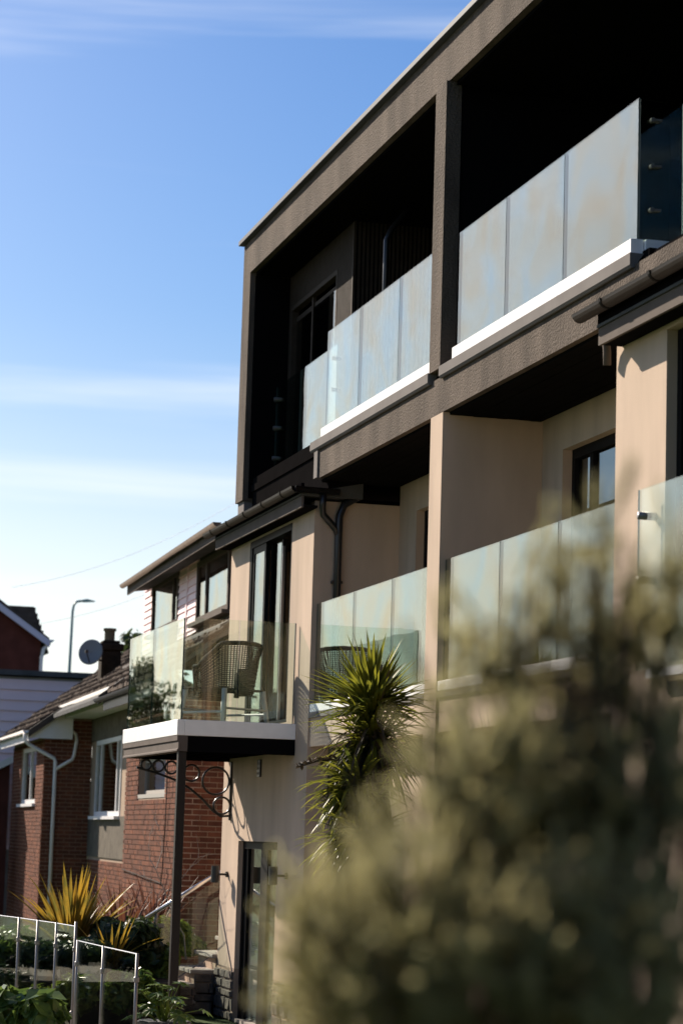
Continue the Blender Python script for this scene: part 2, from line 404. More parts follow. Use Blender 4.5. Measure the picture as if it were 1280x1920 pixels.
# upper sliding door of the bay
ud = ob('balcony_door', B().box(6.405, 6.47, 28.30, 28.39, 1.25, 3.5).box(6.405, 6.51, 26.26, 26.32, 1.25, 3.5).box(6.405, 6.51, 26.32, 28.30, 3.42, 3.5).box(6.405, 6.51, 26.32, 28.30, 1.25, 1.29)
        .box(6.42, 6.47, 27.62, 27.70, 1.29, 3.42).box(6.42, 6.47, 28.22, 28.30, 1.29, 3.42).box(6.42, 6.47, 27.70, 28.22, 3.34, 3.42), FRAME, AB)
ob('door_pane', B().box(6.43, 6.44, 27.70, 28.22, 1.29, 3.34), WGLASS, ud)
ob('sliding_leaf', B().box(6.48, 6.53, 27.56, 27.62, 1.29, 3.40).box(6.48, 6.53, 27.02, 27.06, 1.29, 3.40), FRAME, ud)
ob('door_pane', B().box(6.50, 6.51, 27.06, 27.14, 1.29, 3.40), BLIND, ud)
ob('door_pane', B().box(6.49, 6.50, 27.14, 27.56, 1.29, 3.40), WGLASS, ud)
ob('handle_bar', B().box(6.44, 6.47, 26.86, 26.885, 1.3, 3.3), STEEL, ud)
# lower door with blinds
ld = ob('entrance_door', B().box(6.460, 6.540, 28.40, 28.47, G, -0.08).box(6.460, 6.540, 26.390, 26.460, G, -0.08).box(6.460, 6.540, 26.460, 28.40, -0.17, -0.08)
        .box(6.480, 6.540, 27.26, 27.60, G, -0.17).box(6.480, 6.540, 28.28, 28.40, G, -0.17), FRAME, AB)
ob('door_pane', B().box(6.500, 6.510, 27.60, 28.28, G+0.05, -0.17), WGLASS, ld)
ob('door_pane', B().box(6.500, 6.510, 26.460, 27.26, G+0.05, -0.17), WGLASS, ld)
ob('threshold', B().box(6.41, 6.540, 26.5, 28.46, G, G+0.04), SLAB, ld)
for y0, y1 in ((27.62, 28.26), (26.58, 27.24)):
    bl = B(); z = -0.96
    while z > G+0.06:
        bl.hexa([(6.515, y0, z-0.012), (6.535, y0, z+0.004), (6.535, y1, z+0.004), (6.515, y1, z-0.012), (6.515, y0, z-0.009), (6.535, y0, z+0.007), (6.535, y1, z+0.007), (6.515, y1, z-0.009)]); z -= 0.024
    bl.box(6.512, 6.54, y0, y1, -0.955, -0.93)
    k = ob('blind', bl, BLIND, ld); k['kind'] = 'stuff'
# eaves of the left bay
def eaves(ya, yb, zf, zg, name_end=True, ret=None):
    f = ob('fascia', B().box(6.215, 6.24, ya, yb, zf, zf+0.125), FASC, AB)
    ob('eaves_board', B().box(6.207, 6.24, ya, yb, zf+0.152, zg+0.05), DARKLIN, f)  # black backing stands in for the shadow between gutter and fascia
    ob('eaves_soffit', B().box(6.24, 6.398, ya+0.01, yb-0.01, zf+0.005, zf+0.03), DARK, f)
    ob('bay_roof', B().hexa([(6.20, ya, zf+0.128), (6.9, ya, zf+0.128), (6.9, yb, zf+0.128), (6.20, yb, zf+0.128), (6.20, ya, zf+0.15), (6.9, ya, zf+0.30), (6.9, yb, zf+0.30), (6.20, yb, zf+0.15)]), FELT, f)
    gt = ob('gutter', B().gutter((6.14, ya-0.06, zg), (6.14, yb+0.2, zg), 0.062), GUT, f, smooth=True)
    y = ya+0.45
    while y < yb+0.1:
        ob('gutter_bracket', B().gutter((6.14, y, zg+0.004), (6.14, y+0.035, zg+0.004), 0.070, 0.006), GUT, f); y += 0.92
    return f
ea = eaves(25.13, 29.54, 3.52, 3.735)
ob('gutter_return', B().gutter((6.12, 25.08, 3.733), (6.62, 25.08, 3.725), 0.062), BLACK, ea, smooth=True)
ob('downpipe', B().tube([(6.66, 25.21, 0.4), (6.66, 25.21, 3.36), (6.665, 25.21, 3.46), (6.71, 25.21, 3.58), (6.83, 25.21, 3.66), (6.87, 25.21, 3.72), (6.87, 25.21, 3.85)], 0.042, 10), BLACK, AB, smooth=True)
ob('downpipe_branch', B().tube([(6.45, 25.10, 3.68), (6.45, 25.13, 3.53), (6.47, 25.17, 3.46), (6.62, 25.21, 3.32), (6.66, 25.21, 3.24)], 0.038, 10), BLACK, AB, smooth=True)
ob('pipe_clip', B().box(6.60, 6.72, 25.20, 25.27, 2.72, 2.75), BLACK, AB)
# --- right bay
wr = B()
for (y0, y1, z0, z1) in ((15.43, 16.38, 1.25, 3.58), (9, 12.3, 1.25, 3.58), (9, 16.38, -2.2, 1.25), (9, 16.38, 3.58, 3.72)):
    wr.box(6.4, 6.65, y0, y1, z0, z1)
wr.box(6.652, 9, 16.15, 16.38, G, 3.72)
ob('bay_wall', wr, BEIGE, AB)
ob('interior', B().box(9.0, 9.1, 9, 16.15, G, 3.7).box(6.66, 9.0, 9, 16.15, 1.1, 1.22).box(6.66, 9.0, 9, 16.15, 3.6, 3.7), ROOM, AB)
rw = ob('window', B().box(6.48, 6.56, 15.35, 15.43, 1.25, 3.58).box(6.48, 6.56, 12.3, 15.35, 3.5, 3.58).box(6.48, 6.56, 13.9, 13.98, 1.25, 3.5), FRAME, AB)
ob('window_pane', B().box(6.51, 6.52, 13.98, 15.35, 1.27, 3.5), WGLASS, rw)
ob('window_pane', B().box(6.51, 6.52, 12.3, 13.9, 1.27, 3.5), WGLASS, rw)
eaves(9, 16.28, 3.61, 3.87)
ob('downpipe_spigot', B().tube([(6.30, 16.35, 3.70), (6.33, 16.40, 3.60), (6.34, 16.42, 3.5)], 0.03), FASC, AB, smooth=True)
jb = ob('juliet_balcony', B().box(6.30, 6.34, 9, 15.5, 1.14, 1.20), WHITE, AB)
ob('glass_pane', B().box(6.30, 6.315, 13.9, 15.68, 1.20, 2.47), GLASS, jb)
ob('glass_pane', B().box(6.30, 6.315, 9, 13.885, 1.20, 2.47), GLASS, jb)
for z in (1.83, 2.28):
    ob('clamp', B().tube([(6.27, 15.60, z), (6.40, 15.60, z)], 0.028, 12), STEEL, jb, smooth=True)

# --- middle floor recesses
ob('party_wall', B().box(6.4, 7.36, 20.66, 21.03, G, 3.848), BEIGE, AB)
rcw = B()
for (ya, yb, wa, wb) in ((21.03, 25.27, 21.9, 24.62), (16.38, 20.66, 17.0, 20.12)):
    for (y0, y1, z0, z1) in ((ya, wa, 1.3, 3.62), (wb, yb, 1.3, 3.62), (ya, yb, 3.49, 3.848)):
        if z0 > 3: rcw.box(7.36, 7.6, y0, y1, z0, z1)
        else: rcw.box(7.36, 7.6, y0, y1, z0, 3.49)
    rcw.box(7.36, 7.6, ya, yb, G, 0.95)
ob('recess_wall', rcw, BEIGE, AB)
for (ya, yb) in ((21.9, 24.62), (17.0, 20.12)):
    f = ob('window', B().box(7.45, 7.53, ya, ya+0.07, 1.3, 3.49).box(7.45, 7.53, yb-0.07, yb, 1.3, 3.49).box(7.45, 7.53, ya+0.07, yb-0.07, 3.40, 3.49)
           .box(7.46, 7.52, (ya+yb)/2+0.2, (ya+yb)/2+0.28, 1.3, 3.40).box(7.46, 7.52, yb-0.5, yb-0.42, 1.3, 3.40), FRAME, AB)
    ob('window_pane', B().box(7.485, 7.495, ya+0.07, yb-0.07, 1.32, 3.40), WGLASS, f)
    cu = B(); y = yb-1.3
    while y < yb-0.55:
        cu.box(7.72+0.03*math.sin(y*40), 7.76+0.03*math.sin(y*40), y, y+0.06, 1.3, 3.4); y += 0.062
    ob('curtain', cu, CURT, f)
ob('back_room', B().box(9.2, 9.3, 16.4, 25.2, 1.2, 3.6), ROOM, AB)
# boarded soffit
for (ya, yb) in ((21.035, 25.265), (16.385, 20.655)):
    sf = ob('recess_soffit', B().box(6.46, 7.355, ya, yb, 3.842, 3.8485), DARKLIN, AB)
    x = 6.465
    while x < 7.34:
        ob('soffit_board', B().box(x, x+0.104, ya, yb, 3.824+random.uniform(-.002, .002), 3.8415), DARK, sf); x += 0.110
    ob('floor_slab', B().box(6.42, 7.36, ya, yb, 0.95, 1.30), BEIGE, AB)
balustrade(6.462, [21.035, 22.358, 23.76, 25.262], 1.33, 2.49, (1.315, 1.405), None, None)
balustrade(6.462, [16.385, 17.717, 19.133, 20.655], 1.33, 2.50, (1.315, 1.405), None, None)
ob('slab_flashing', B().box(6.395, 6.42, 21.035, 25.265, 1.255, 1.312).box(6.395, 6.42, 16.385, 20.655, 1.255, 1.312), FLASH, AB)
# lower floor glazing below the recess
ob('lower_wall', B().box(6.68, 6.9, 21.04, 24.2, G, 0.948), BEIGE, AB)
gl_ = ob('side_door', B().box(6.70, 6.76, 25.19, 25.262, G, 0.948).box(6.70, 6.76, 24.202, 24.27, G, 0.948).box(6.70, 6.76, 24.27, 25.19, 0.86, 0.948), FRAME, AB)
ob('door_panel', B().box(6.72, 6.75, 24.27, 25.19, G, 0.86), DARK, gl_)
# stone plinth below the bay
pl = ob('plinth', B().box(6.40, 6.64, 28.48, 29.42, G, -1.588), MORTAR, AB)
pl2 = ob('plinth', B().box(6.40, 6.64, 25.27, 26.48, G, -1.588), MORTAR, AB)
def stones(parent, x0, y0, y1, z0, z1, seed, name='stone'):
    rr = random.Random(seed); z = z0
    while z < z1-0.03:
        h = min(rr.uniform(0.09, 0.17), z1-z); y = y0
        while y < y1-0.02:
            wd = min(rr.uniform(0.12, 0.30), y1-y)
            if y1-(y+wd) < 0.07: wd = y1-y
            p = rr.uniform(0.012, 0.04); j = lambda: rr.uniform(-0.012, 0.012)
            a, b, c, d = y+0.007, y+wd-0.007, z+0.007, z+h-0.007
            ob(name, B().hexa([(x0-p, a+0.012+j()*.5, c+0.012), (x0+0.02, a, c), (x0+0.02, b, c), (x0-p+j(), b-0.012+j()*.5, c+0.012),
                               (x0-p+j(), a+0.012, d-0.012+j()*.5), (x0+0.02, a, d), (x0+0.02, b, d), (x0-p, b-0.012, d-0.012)]), STONE, parent)
            y += wd
        z += h
stones(pl, 6.40, 28.48, 29.42, G, -1.59, 3)
stones(pl2, 6.40, 25.27, 26.48, G, -1.59, 4)

# --- left projecting balcony
bc = ob('balcony', B().box(5.16, 6.398, 25.86, 29.14, 1.06, 1.17), DARK, AB)
ob('base_channel', B().box(5.08, 5.16, 25.80, 29.20, 1.042, 1.212), WHITE, bc, bevel=0.004)
ob('base_channel', B().box(5.162, 6.398, 25.80, 25.858, 1.042, 1.212), WHITE, bc, bevel=0.004)
ob('base_channel', B().box(5.162, 6.398, 29.142, 29.20, 1.042, 1.212), WHITE, bc)
ob('edge_beam', B().prism([(5.085, 1.04), (5.085, 0.985), (5.10, 0.975), (5.10, 0.90), (5.085, 0.885), (5.085, 0.87), (5.20, 0.87), (5.20, 1.04)], 'y', 25.805, 29.195), FASC, bc)
ob('edge_beam', B().box(5.202, 6.398, 25.815, 25.90, 0.87, 1.04), DARKLIN, bc)  # shaded end of the grey-brown channel, its shade put into a black material
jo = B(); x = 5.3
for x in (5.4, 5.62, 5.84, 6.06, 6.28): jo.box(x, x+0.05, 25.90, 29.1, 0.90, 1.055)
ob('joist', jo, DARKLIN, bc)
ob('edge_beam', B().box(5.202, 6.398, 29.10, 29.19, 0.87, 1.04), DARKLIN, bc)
for a, b in ((25.84, 27.60), (27.615, 29.16)):
    ob('glass_pane', B().box(5.118, 5.133, a, b, 1.18, 2.32), GLASS, bc)
ob('glass_pane', B().box(5.14, 5.73, 25.822, 25.836, 1.18, 2.32), GLASS, bc)
ob('glass_pane', B().box(5.742, 6.36, 25.822, 25.836, 1.18, 2.32), GLASS, bc)
ob('glass_trim', B().box(6.362, 6.372, 25.82, 25.838, 1.21, 2.32), STEEL, bc)
ob('glass_pane', B().box(5.14, 6.37, 29.164, 29.178, 1.18, 2.32), GLASS, bc)
ob('post', B().box(5.11, 5.20, 25.83, 25.92, G, 0.868), POSTM, bc, bevel=0.004)
br = ob('scroll_bracket', B().tube([(6.385, 28.95, 0.215), (6.28, 28.95, 0.205), (6.19, 28.95, 0.26), (6.05, 28.95, 0.40), (5.88, 28.95, 0.53), (5.70, 28.95, 0.625), (5.50, 28.95, 0.69), (5.22, 28.95, 0.76)], 0.016, 6)
        .box(6.375, 6.398, 28.93, 28.97, 0.16, 0.868), BLACK, bc)
for (cx, cz, rr) in ((6.285, 0.335, 0.102), (6.20, 0.63, 0.165), (5.895, 0.715, 0.098), (5.645, 0.772, 0.074), (5.485, 0.785, 0.066), (5.335, 0.795, 0.060)):
    ob('scroll_ring', B().ring((cx, 28.95, cz), rr, 0.013), BLACK, br, smooth=True)
# small slotted fitting on the wall under the balcony
pq = ob('wall_plaque', B().box(6.375, 6.399, 27.38, 27.52, 0.66, 0.86), BLACK, AB, bevel=0.004)
for z in (0.69, 0.745, 0.80): ob('plaque_slot', B().box(6.370, 6.376, 27.42, 27.49, z, z+0.025), FLASH, pq)

# --- wall lamps (separate things fixed on the wall)
def wall_lamp(y, z, label):
    t = thing('wall_lamp', (6.4, y, z), label, 'wall lamp', 'black cylinder lamps beside the entrance door')
    ob('back_plate', B().tube([(6.398, y, z), (6.37, y, z)], 0.035, 14), BLACK, t)
    ob('arm', B().tube([(6.37, y, z), (6.27, y, z)], 0.014, 8), BLACK, t)
    ob('lamp_body', B().tube([(6.24, y, z-0.10), (6.24, y, z+0.10)], 0.05, 16), BLACK, t)
wall_lamp(28.98, -0.49, 'black cylinder wall lamp between the entrance door and the brick house')
wall_lamp(25.98, -0.44, 'black cylinder wall lamp on the shaded pier beside the spiky plant')

# ================================================================== CHAIR ON THE BALCONY
def wicker_chair(loc, rz, label):
    t = thing('wicker_armchair', loc, label, 'chair', world=False); t.rotation_euler = (0, 0, rz)
    # local: sitter faces +Y; shell = woven tub of thin strands
    def shell(th, z):    # th from -100..100 degrees around the back (0 = straight back)
        k_ = (z-0.30)/0.58
        rx = 0.27+0.07*k_; ry = 0.25+0.06*k_
        return Vector((rx*math.sin(th), -ry*math.cos(th)+0.02, z))
    def top(th):
        a = abs(math.degrees(th)); return 0.90-0.02*(a/50)**2 if a < 50 else 0.88-0.24*min(1, (a-50)/45)**0.8
    wv = B(); n_ = 46
    ths = [R(-112+224*i/(n_-1)) for i in range(n_)]
    for th in ths:
        pts = [shell(th, 0.36+(top(th)-0.36)*q/7) for q in range(8)]
        wv.tube(pts, 0.0062, 4, False)
    for q in range(26):
        f_ = q/25
        pts = []
        for th in ths:
            p = shell(th, 0.36+(top(th)-0.36)*f_); p += Vector((p.x, p.y, 0)).normalized()*(0.004 if (q % 2) else -0.004); pts.append(p)
        wv.tube(pts, 0.0068, 4, False)
    ob('woven_back', wv, WICK, t)
    ob('rim', B().tube([shell(th, top(th)) for th in ths], 0.024, 8), WICK, t, smooth=True)
    ob('arm_front', B().tube([shell(ths[0], 0.62), shell(ths[0], 0.34)], 0.026, 8).tube([shell(ths[-1], 0.62), shell(ths[-1], 0.34)], 0.026, 8), WICK, t, smooth=True)
    st = B(); ns = 22
    for i in range(ns):
        xx = -0.27+0.54*i/(ns-1); hw = 0.25
        st.tube([(xx, -0.24, 0.40), (xx, 0.29, 0.42)], 0.008, 4)
        yy = -0.23+0.52*i/(ns-1); st.tube([(-0.28, yy, 0.405), (0.28, yy, 0.405)], 0.008, 4)
    ob('woven_seat', st, WICK, t)
    ap = B()
    for i in range(24):
        xx = -0.28+0.56*i/23; ap.tube([(xx, 0.30, 0.43), (xx, 0.30, 0.31)], 0.007, 4)
    for i in range(7): ap.tube([(-0.29, 0.30, 0.31+0.02*i), (0.29, 0.30, 0.31+0.02*i)], 0.007, 4)
    ob('front_apron', ap, WICK, t)
    for sx, sy in ((-1, -1), (1, -1), (-1, 1), (1, 1)):
        ob('leg', B().tube([(0.25*sx, 0.26*sy+0.02, 0.40), (0.285*sx, 0.30*sy+0.02, 0.0)], [0.026, 0.02], 8), PAINT, t, smooth=True)
    ob('stretcher', B().tube([(-0.26, -0.27, 0.19), (0.26, -0.27, 0.19)], 0.014, 6).tube([(-0.26, 0.3, 0.19), (0.26, 0.3, 0.19)], 0.014, 6)
       .tube([(-0.265, -0.27, 0.15), (-0.265, 0.3, 0.15)], 0.014, 6).tube([(0.265, -0.27, 0.15), (0.265, 0.3, 0.15)], 0.014, 6), PAINT, t)
    return t
_c = wicker_chair((5.74, 26.45, 1.172), R(32), 'grey wicker tub armchair with pale legs on the projecting glass balcony')

_c.scale = (1.2, 1.2, 1.03)
# covered seat on the top balcony beside the column
t = thing('covered_seat', (6.95, 20.9, 4.272), 'off white covered seat behind the top balcony glass beside the brown column', 'seat')
sh = B(); n_ = 14
def blob(bb, c, r_, n1=14, n2=10, e=2.4):
    c = Vector(c); i = len(bb.v)
    for a in range(n2+1):
        ph = -math.pi/2+math.pi*a/n2
        for b in range(n1):
            th = 2*math.pi*b/n1
            cx = math.copysign(abs(math.cos(th))**(2/e), math.cos(th)); sx = math.copysign(abs(math.sin(th))**(2/e), math.sin(th))
            cz = abs(math.cos(ph))**(2/e); sz = math.copysign(abs(math.sin(ph))**(2/e), math.sin(ph))
            bb.v.append((c.x+r_[0]*cx*cz*(1+0.03*math.sin(5*th)), c.y+r_[1]*sx*cz, c.z+r_[2]*sz))
    for a in range(n2):
        for b in range(n1):
            p = i+a*n1+b; q = i+a*n1+(b+1) % n1
            bb.f.append((p, q, q+n1, p+n1))
    return bb
ob('seat_cover', blob(blob(B(), (6.9, 21.45, 4.62), (0.24, 0.32, 0.16)), (6.9, 21.24, 4.78), (0.24, 0.10, 0.22)), CUSH, t, smooth=True)
ob('seat_base', B().box(6.7, 7.1, 21.1, 21.75, 4.272, 4.47), DARK, t)
ob('cushion', blob(B(), (6.86, 21.2, 5.06), (0.10, 0.06, 0.09)), GCUSH, t, smooth=True)

# ================================================================== BRICK HOUSE (own axes: x inward, y along the front)
BH = thing('brick_house', (6.534, 33.018, 0), 'red brick house with stepped front, brown tiled roof and white windows', 'house', world=False)
BH.rotation_euler = (0, 0, -R(1.9))
def hp(name, b, m_, parent=None, **k): return ob(name, b, m_, parent if parent else BH, **k)
HB = -2.4
def roofz(o): return 1.87+0.75*(o+0.72)
wA = hp('front_wall', B().box(0.012, 0.30, 0.0, 1.1, HB, 1.98).box(0.012, 0.30, 3.7, 5.05, HB, 1.98).box(0.012, 0.30, 1.1, 3.7, HB, 0.55).box(0.012, 0.30, 1.1, 3.7, 1.09, 1.98), MORTAR)
wS = hp('side_wall', B().prism([(0.302, HB), (6.5, HB), (6.5, 2.0), (3.5, roofz(3.5)-0.15), (0.302, roofz(0.302)-0.2)], 'y', 0.012, 0.25), MORTAR)
wB = hp('recessed_wall', B().box(0.512, 0.8, 5.05, 9.2, HB, 2.2).box(0.512, 0.8, 12.6, 13.42, HB, 2.2).box(0.512, 0.8, 9.2, 12.6, HB, 0.25).box(0.512, 0.8, 9.2, 12.6, 1.66, 2.2), MORTAR)
hp('return_wall', B().box(0.302, 0.51, 4.8, 5.04, HB, 2.1), MORTAR)
wC = hp('far_wing_wall', B().box(-0.388, 0.0, 13.432, 14.84, HB, 1.75).box(-0.388, 0.0, 17.8, 19.6, HB, 1.75).box(-0.388, 0.0, 14.84, 17.8, HB, 0.48).box(-0.388, 0.0, 14.84, 17.8, 1.62, 1.75)
        .box(0.002, 0.51, 13.432, 13.7, HB, 2.2), MORTAR)
hp('render_panel', B().box(0.485, 0.511, 7.4, 13.40, -0.5, 0.245), PEBB, wB)
hp('render_panel', B().box(0.485, 0.511, 5.1, 13.40, 1.665, 2.25), PEBB, wB)
# bricks
def brick_mesh(l, nm):
    b = B().box(0, 0.03, 0, l, 0, 0.062)
    me = bpy.data.meshes.new(nm); me.from_pydata(b.v, [], b.f); me.update(); return me
bm_s = [brick_mesh(0.213, 'brick') for _ in range(2)]; bm_h = [brick_mesh(0.1, 'half_brick') for _ in range(2)]
for q in (0, 1): bm_s[q].materials.append((BRICKM, BRICKM2)[q]); bm_h[q].materials.append((BRICKM, BRICKM2)[q])
count = [0]
def brickwork(parent, face, a0, a1, z0, z1, off, holes=(), limit=0, flip=False):
    """face 'x': bricks run along y on a wall facing -x at x=off; face 'y': run along x on a wall facing -y at y=off"""
    rr = random.Random(len(parent.name)*7+int(off*100)); mass = [B(), B()]; placed = 0
    rows = []
    z = z0; row = 0
    while z < z1-0.05:
        a = a0-(0.1125 if row % 2 else 0.0)
        while a < a1-0.02:
            s0 = max(a, a0); s1 = min(a+0.215, a1); a += 0.225
            if s1-s0 < 0.03: continue
            rows.append((z, s0, s1))
        z += 0.075; row += 1
    for (z, s0, s1) in rows:
        if any(s1 > h[0] and s0 < h[1] and z+0.06 > h[2] and z < h[3] for h in holes):
            h = [h for h in holes if s1 > h[0] and s0 < h[1] and z+0.06 > h[2] and z < h[3]][0]
            if s0 < h[0]-0.03: s1 = h[0]
            elif s1 > h[1]+0.03: s0 = h[1]
            else: continue
        ln = s1-s0; pr = rr.uniform(0.0, 0.007); q = 0 if rr.random() < 0.62 else 1
        full = ln > 0.205
        if placed < limit and (full or 0.09 < ln < 0.125):
            me = (bm_s if full else bm_h)[q]
            o = bpy.data.objects.new('brick', me); col.objects.link(o); o.parent = parent
            if face == 'x': o.location = (off-pr, s0, z)
            else:
                o.rotation_euler = (0, 0, math.pi/2); o.location = (s0+ln-0.002, off-pr, z)
            placed += 1
        elif face == 'x': mass[q].box(off-pr, off-pr+0.03, s0+0.001, s1-0.001, z, z+0.062)
        else: mass[q].box(s0+0.001, s1-0.001, off-pr, off-pr+0.03, z, z+0.062)
    for q in (0, 1):
        if mass[q].v:
            o = ob('brickwork', mass[q], (BRICKM, BRICKM2)[q], parent); o['kind'] = 'stuff'
brickwork(wS, 'y', 0.0, 1.5, -2.0, 1.95, 0.0, limit=130)
brickwork(wA, 'x', 0.033, 5.05, -2.0, 1.93, 0.0, holes=((1.1, 3.7, 0.47, 1.09),), limit=170)
brickwork(wB, 'x', 5.05, 13.40, -1.9, 0.24, 0.5, holes=((7.4, 13.5, -0.52, 0.3),))
brickwork(wC, 'x', 13.465, 19.6, -1.9, 1.72, -0.4, holes=((14.84, 17.8, 0.42, 1.62),))
brickwork(wC, 'y', -0.4, 0.50, -1.9, 2.1, 13.42)
# windows of the brick house
def hwin(parent, x, y0, y1, z0, z1, mull, sill=True, fm=WFRAME, t_=0.06):
    b = B().box(x, x+0.07, y0, y0+t_, z0, z1).box(x, x+0.07, y1-t_, y1, z0, z1).box(x, x+0.07, y0+t_, y1-t_, z0, z0+t_).box(x, x+0.07, y0+t_, y1-t_, z1-t_, z1)
    for mm in mull: b.box(x+0.005, x+0.065, mm-t_/2, mm+t_/2, z0+t_, z1-t_)
    f = hp('window', b, fm, parent)
    hp('window_pane', B().box(x+0.03, x+0.04, y0+t_, y1-t_, z0+t_, z1-t_), WGLASS, f)
    if sill: hp('window_sill', B().box(x-0.10, x+0.07, y0-0.08, y1+0.08, z0-0.06, z0-0.002), fm, f)
    return f
hwin(wA, 0.10, 1.1, 3.7, 0.55, 1.09, (1.75,), fm=mat('grey_timber_window', (0.30, 0.28, 0.25), 0.7))
hwin(wB, 0.49, 9.2, 12.6, 0.25, 1.66, (11.95, 9.75), t_=0.085)
hwin(wC, -0.36, 14.84, 17.8, 0.48, 1.62, (16.3,), t_=0.085)
hp('room_void', B().box(0.75, 0.8, 1.0, 3.8, 0.4, 1.2).box(1.25, 1.3, 8.9, 12.9, 0.1, 1.8).box(0.35, 0.4, 14.6, 18, 0.3, 1.7), ROOM)
# roof: tile courses following the slope, eaves stepping with the plan
RF = hp('roof', B().prism([(-0.30, roofz(-0.30)-0.10), (-0.30, roofz(-0.30)-0.03), (3.5, roofz(3.5)-0.03), (7.3, roofz(-0.3)-0.03), (7.3, roofz(-0.3)-0.1), (3.5, roofz(3.5)-0.12)], 'y', -0.15, 19.75)
        .prism([(-0.72, roofz(-0.72)-0.10), (-0.72, roofz(-0.72)-0.03), (-0.302, roofz(-0.302)-0.03), (-0.302, roofz(-0.302)-0.10)], 'y', 13.2, 19.75), FELT)
def course(o0, y0, y1, seed):
    rr = random.Random(seed); b = B(); y = y0+(0.15 if seed % 2 else 0); step = 0.30; gz_ = 0.36
    while y < y1:
        wd = min(step, y1-y); j = rr.uniform(-0.012, 0.012); h = rr.uniform(0.028, 0.05)
        p0 = (o0-0.03+j, roofz(o0-0.03+j)); p1 = (o0+gz_, roofz(o0+gz_)-0.012)
        # camber: two halves so that the course edge reads as single tiles
        for s_, e_, dz in ((0, 0.5, 0.022), (0.5, 1.0, 0.0)):
            a = y+wd*s_+0.003; c = y+wd*e_-0.003
            b.hexa([(p0[0], a, p0[1]-0.01), (p1[0], a, p1[1]-0.01), (p1[0], c, p1[1]-0.01), (p0[0], c, p0[1]-0.01),
                    (p0[0], a, p0[1]+h+dz), (p1[0], a, p1[1]+0.012+dz), (p1[0], c, p1[1]+0.012+dz), (p0[0], c, p0[1]+h+dz*0.6)])
        y += step
    hp('tile_course', b, TILE, RF)
o0 = -0.80; i = 0
while o0 < 3.4:
    y0 = 13.2 if o0 < -0.42 else (-0.2 if o0 > -0.12 else None)
    if y0 is None:
        course(o0, -0.2, 5.6, 2*i+40); course(o0, 13.2, 19.8, 2*i)
    else: course(o0, y0, 19.8, 2*i)
    o0 += 0.27; i += 1
# verges, fascias, gutters
hp('verge', B().prism([(-0.75, roofz(-0.75)-0.14), (-0.75, roofz(-0.75)-0.0), (0.35, roofz(0.35)), (0.35, roofz(0.35)-0.14)], 'y', 13.10, 13.195), BLACK, RF)
hp('verge', B().prism([(-0.42, roofz(-0.42)-0.10), (-0.42, roofz(-0.42)+0.05), (0.3, roofz(0.3)+0.05), (0.3, roofz(0.3)-0.10)], 'y', 5.6, 5.66), BLACK, RF)
hp('boxed_eave', B().prism([(-0.72, 1.70), (-0.70, roofz(-0.70)-0.14), (-0.05, roofz(-0.05)-0.15), (0.10, roofz(0.10)-0.15), (0.10, 1.70)], 'y', 13.215, 13.25), WFRAME)
hp('fascia', B().box(-0.74, -0.715, 13.2, 19.8, 1.64, 1.80), WFRAME, RF)
hp('fascia', B().box(-0.06, -0.03, 5.67, 13.2, 2.10, 2.27), WFRAME, RF)
hp('eave_soffit', B().box(-0.03, 0.51, 5.67, 13.2, 2.10, 2.12), WFRAME, RF)
hp('fascia', B().box(-0.34, -0.31, -0.15, 5.6, 1.90, 2.06), BLACK, RF)
hp('gutter', B().gutter((-0.80, 13.15, 1.84), (-0.80, 19.9, 1.84), 0.06), WFRAME, RF, smooth=True)
hp('gutter', B().gutter((-0.12, 6.2, 2.33), (-0.12, 13.35, 2.33), 0.06), WFRAME, RF, smooth=True)
hp('gutter', B().gutter((-0.41, -0.2, 2.09), (-0.41, 5.9, 2.09), 0.06), BLACK, RF, smooth=True)
hp('downpipe', B().tube([(-0.80, 13.3, 1.80), (-0.80, 13.3, 1.66), (-0.72, 13.32, 1.58), (-0.21, 13.37, 1.33), (-0.19, 13.37, 1.26), (-0.19, 13.37, -1.9)], 0.037, 8)
   .tube([(-0.19, 13.37, 1.12), (0.13, 13.37, 1.32), (0.16, 13.37, 1.40), (0.20, 13.37, 1.68), (0.18, 13.37, 1.80), (-0.08, 13.36, 2.02), (-0.12, 13.33, 2.12), (-0.12, 13.33, 2.29)], 0.034, 8), WFRAME, smooth=True)
hp('cable', B().tube([(-0.03, 0.75, 1.9), (-0.03, 0.73, 0.2), (-0.03, 0.8, -0.2), (-0.03, 0.84, -0.55), (-0.03, 0.95, -0.72)], 0.008, 5).tube([(-0.03, 0.95, -0.72), (-0.03, 4.9, -0.60)], 0.008, 5), BLACK)
# dormer
dm = hp('dormer', B().box(0.93, 3.4, 0.2, 1.5, 2.9, 4.42).box(0.93, 3.4, 4.3, 6.1, 2.9, 4.42).box(0.93, 3.4, 8.95, 9.95, 2.9, 4.42).box(0.93, 3.4, 1.5, 4.3, 2.9, 3.25).box(0.93, 3.4, 6.1, 8.95, 2.9, 3.4)
        .box(0.93, 3.4, 1.5, 4.3, 4.22, 4.42).box(0.93, 3.4, 6.1, 8.95, 4.30, 4.42).box(2.5, 3.4, 1.5, 4.3, 3.25, 4.22).box(2.5, 3.4, 6.1, 8.95, 3.4, 4.3), ROOM)
z = 2.95
while z < 4.40:
    for ya, yb in ((4.3, 6.1),) + (((8.97, 9.95),) if True else ()):
        hp('dormer_board', B().hexa([(0.885, ya, z), (0.928, ya, z), (0.928, yb, z), (0.885, yb, z), (0.908, ya, z+0.117), (0.928, ya, z+0.117), (0.928, yb, z+0.117), (0.908, yb, z+0.117)]), WBOARD, dm)
    z += 0.12
hp('dormer_post', B().box(0.88, 0.93, 5.18, 5.30, 2.95, 4.38), WBOARD, dm)
hwin(dm, 0.88, 1.5, 4.3, 3.25, 4.22, (3.45,), sill=True, fm=FASC, t_=0.09)
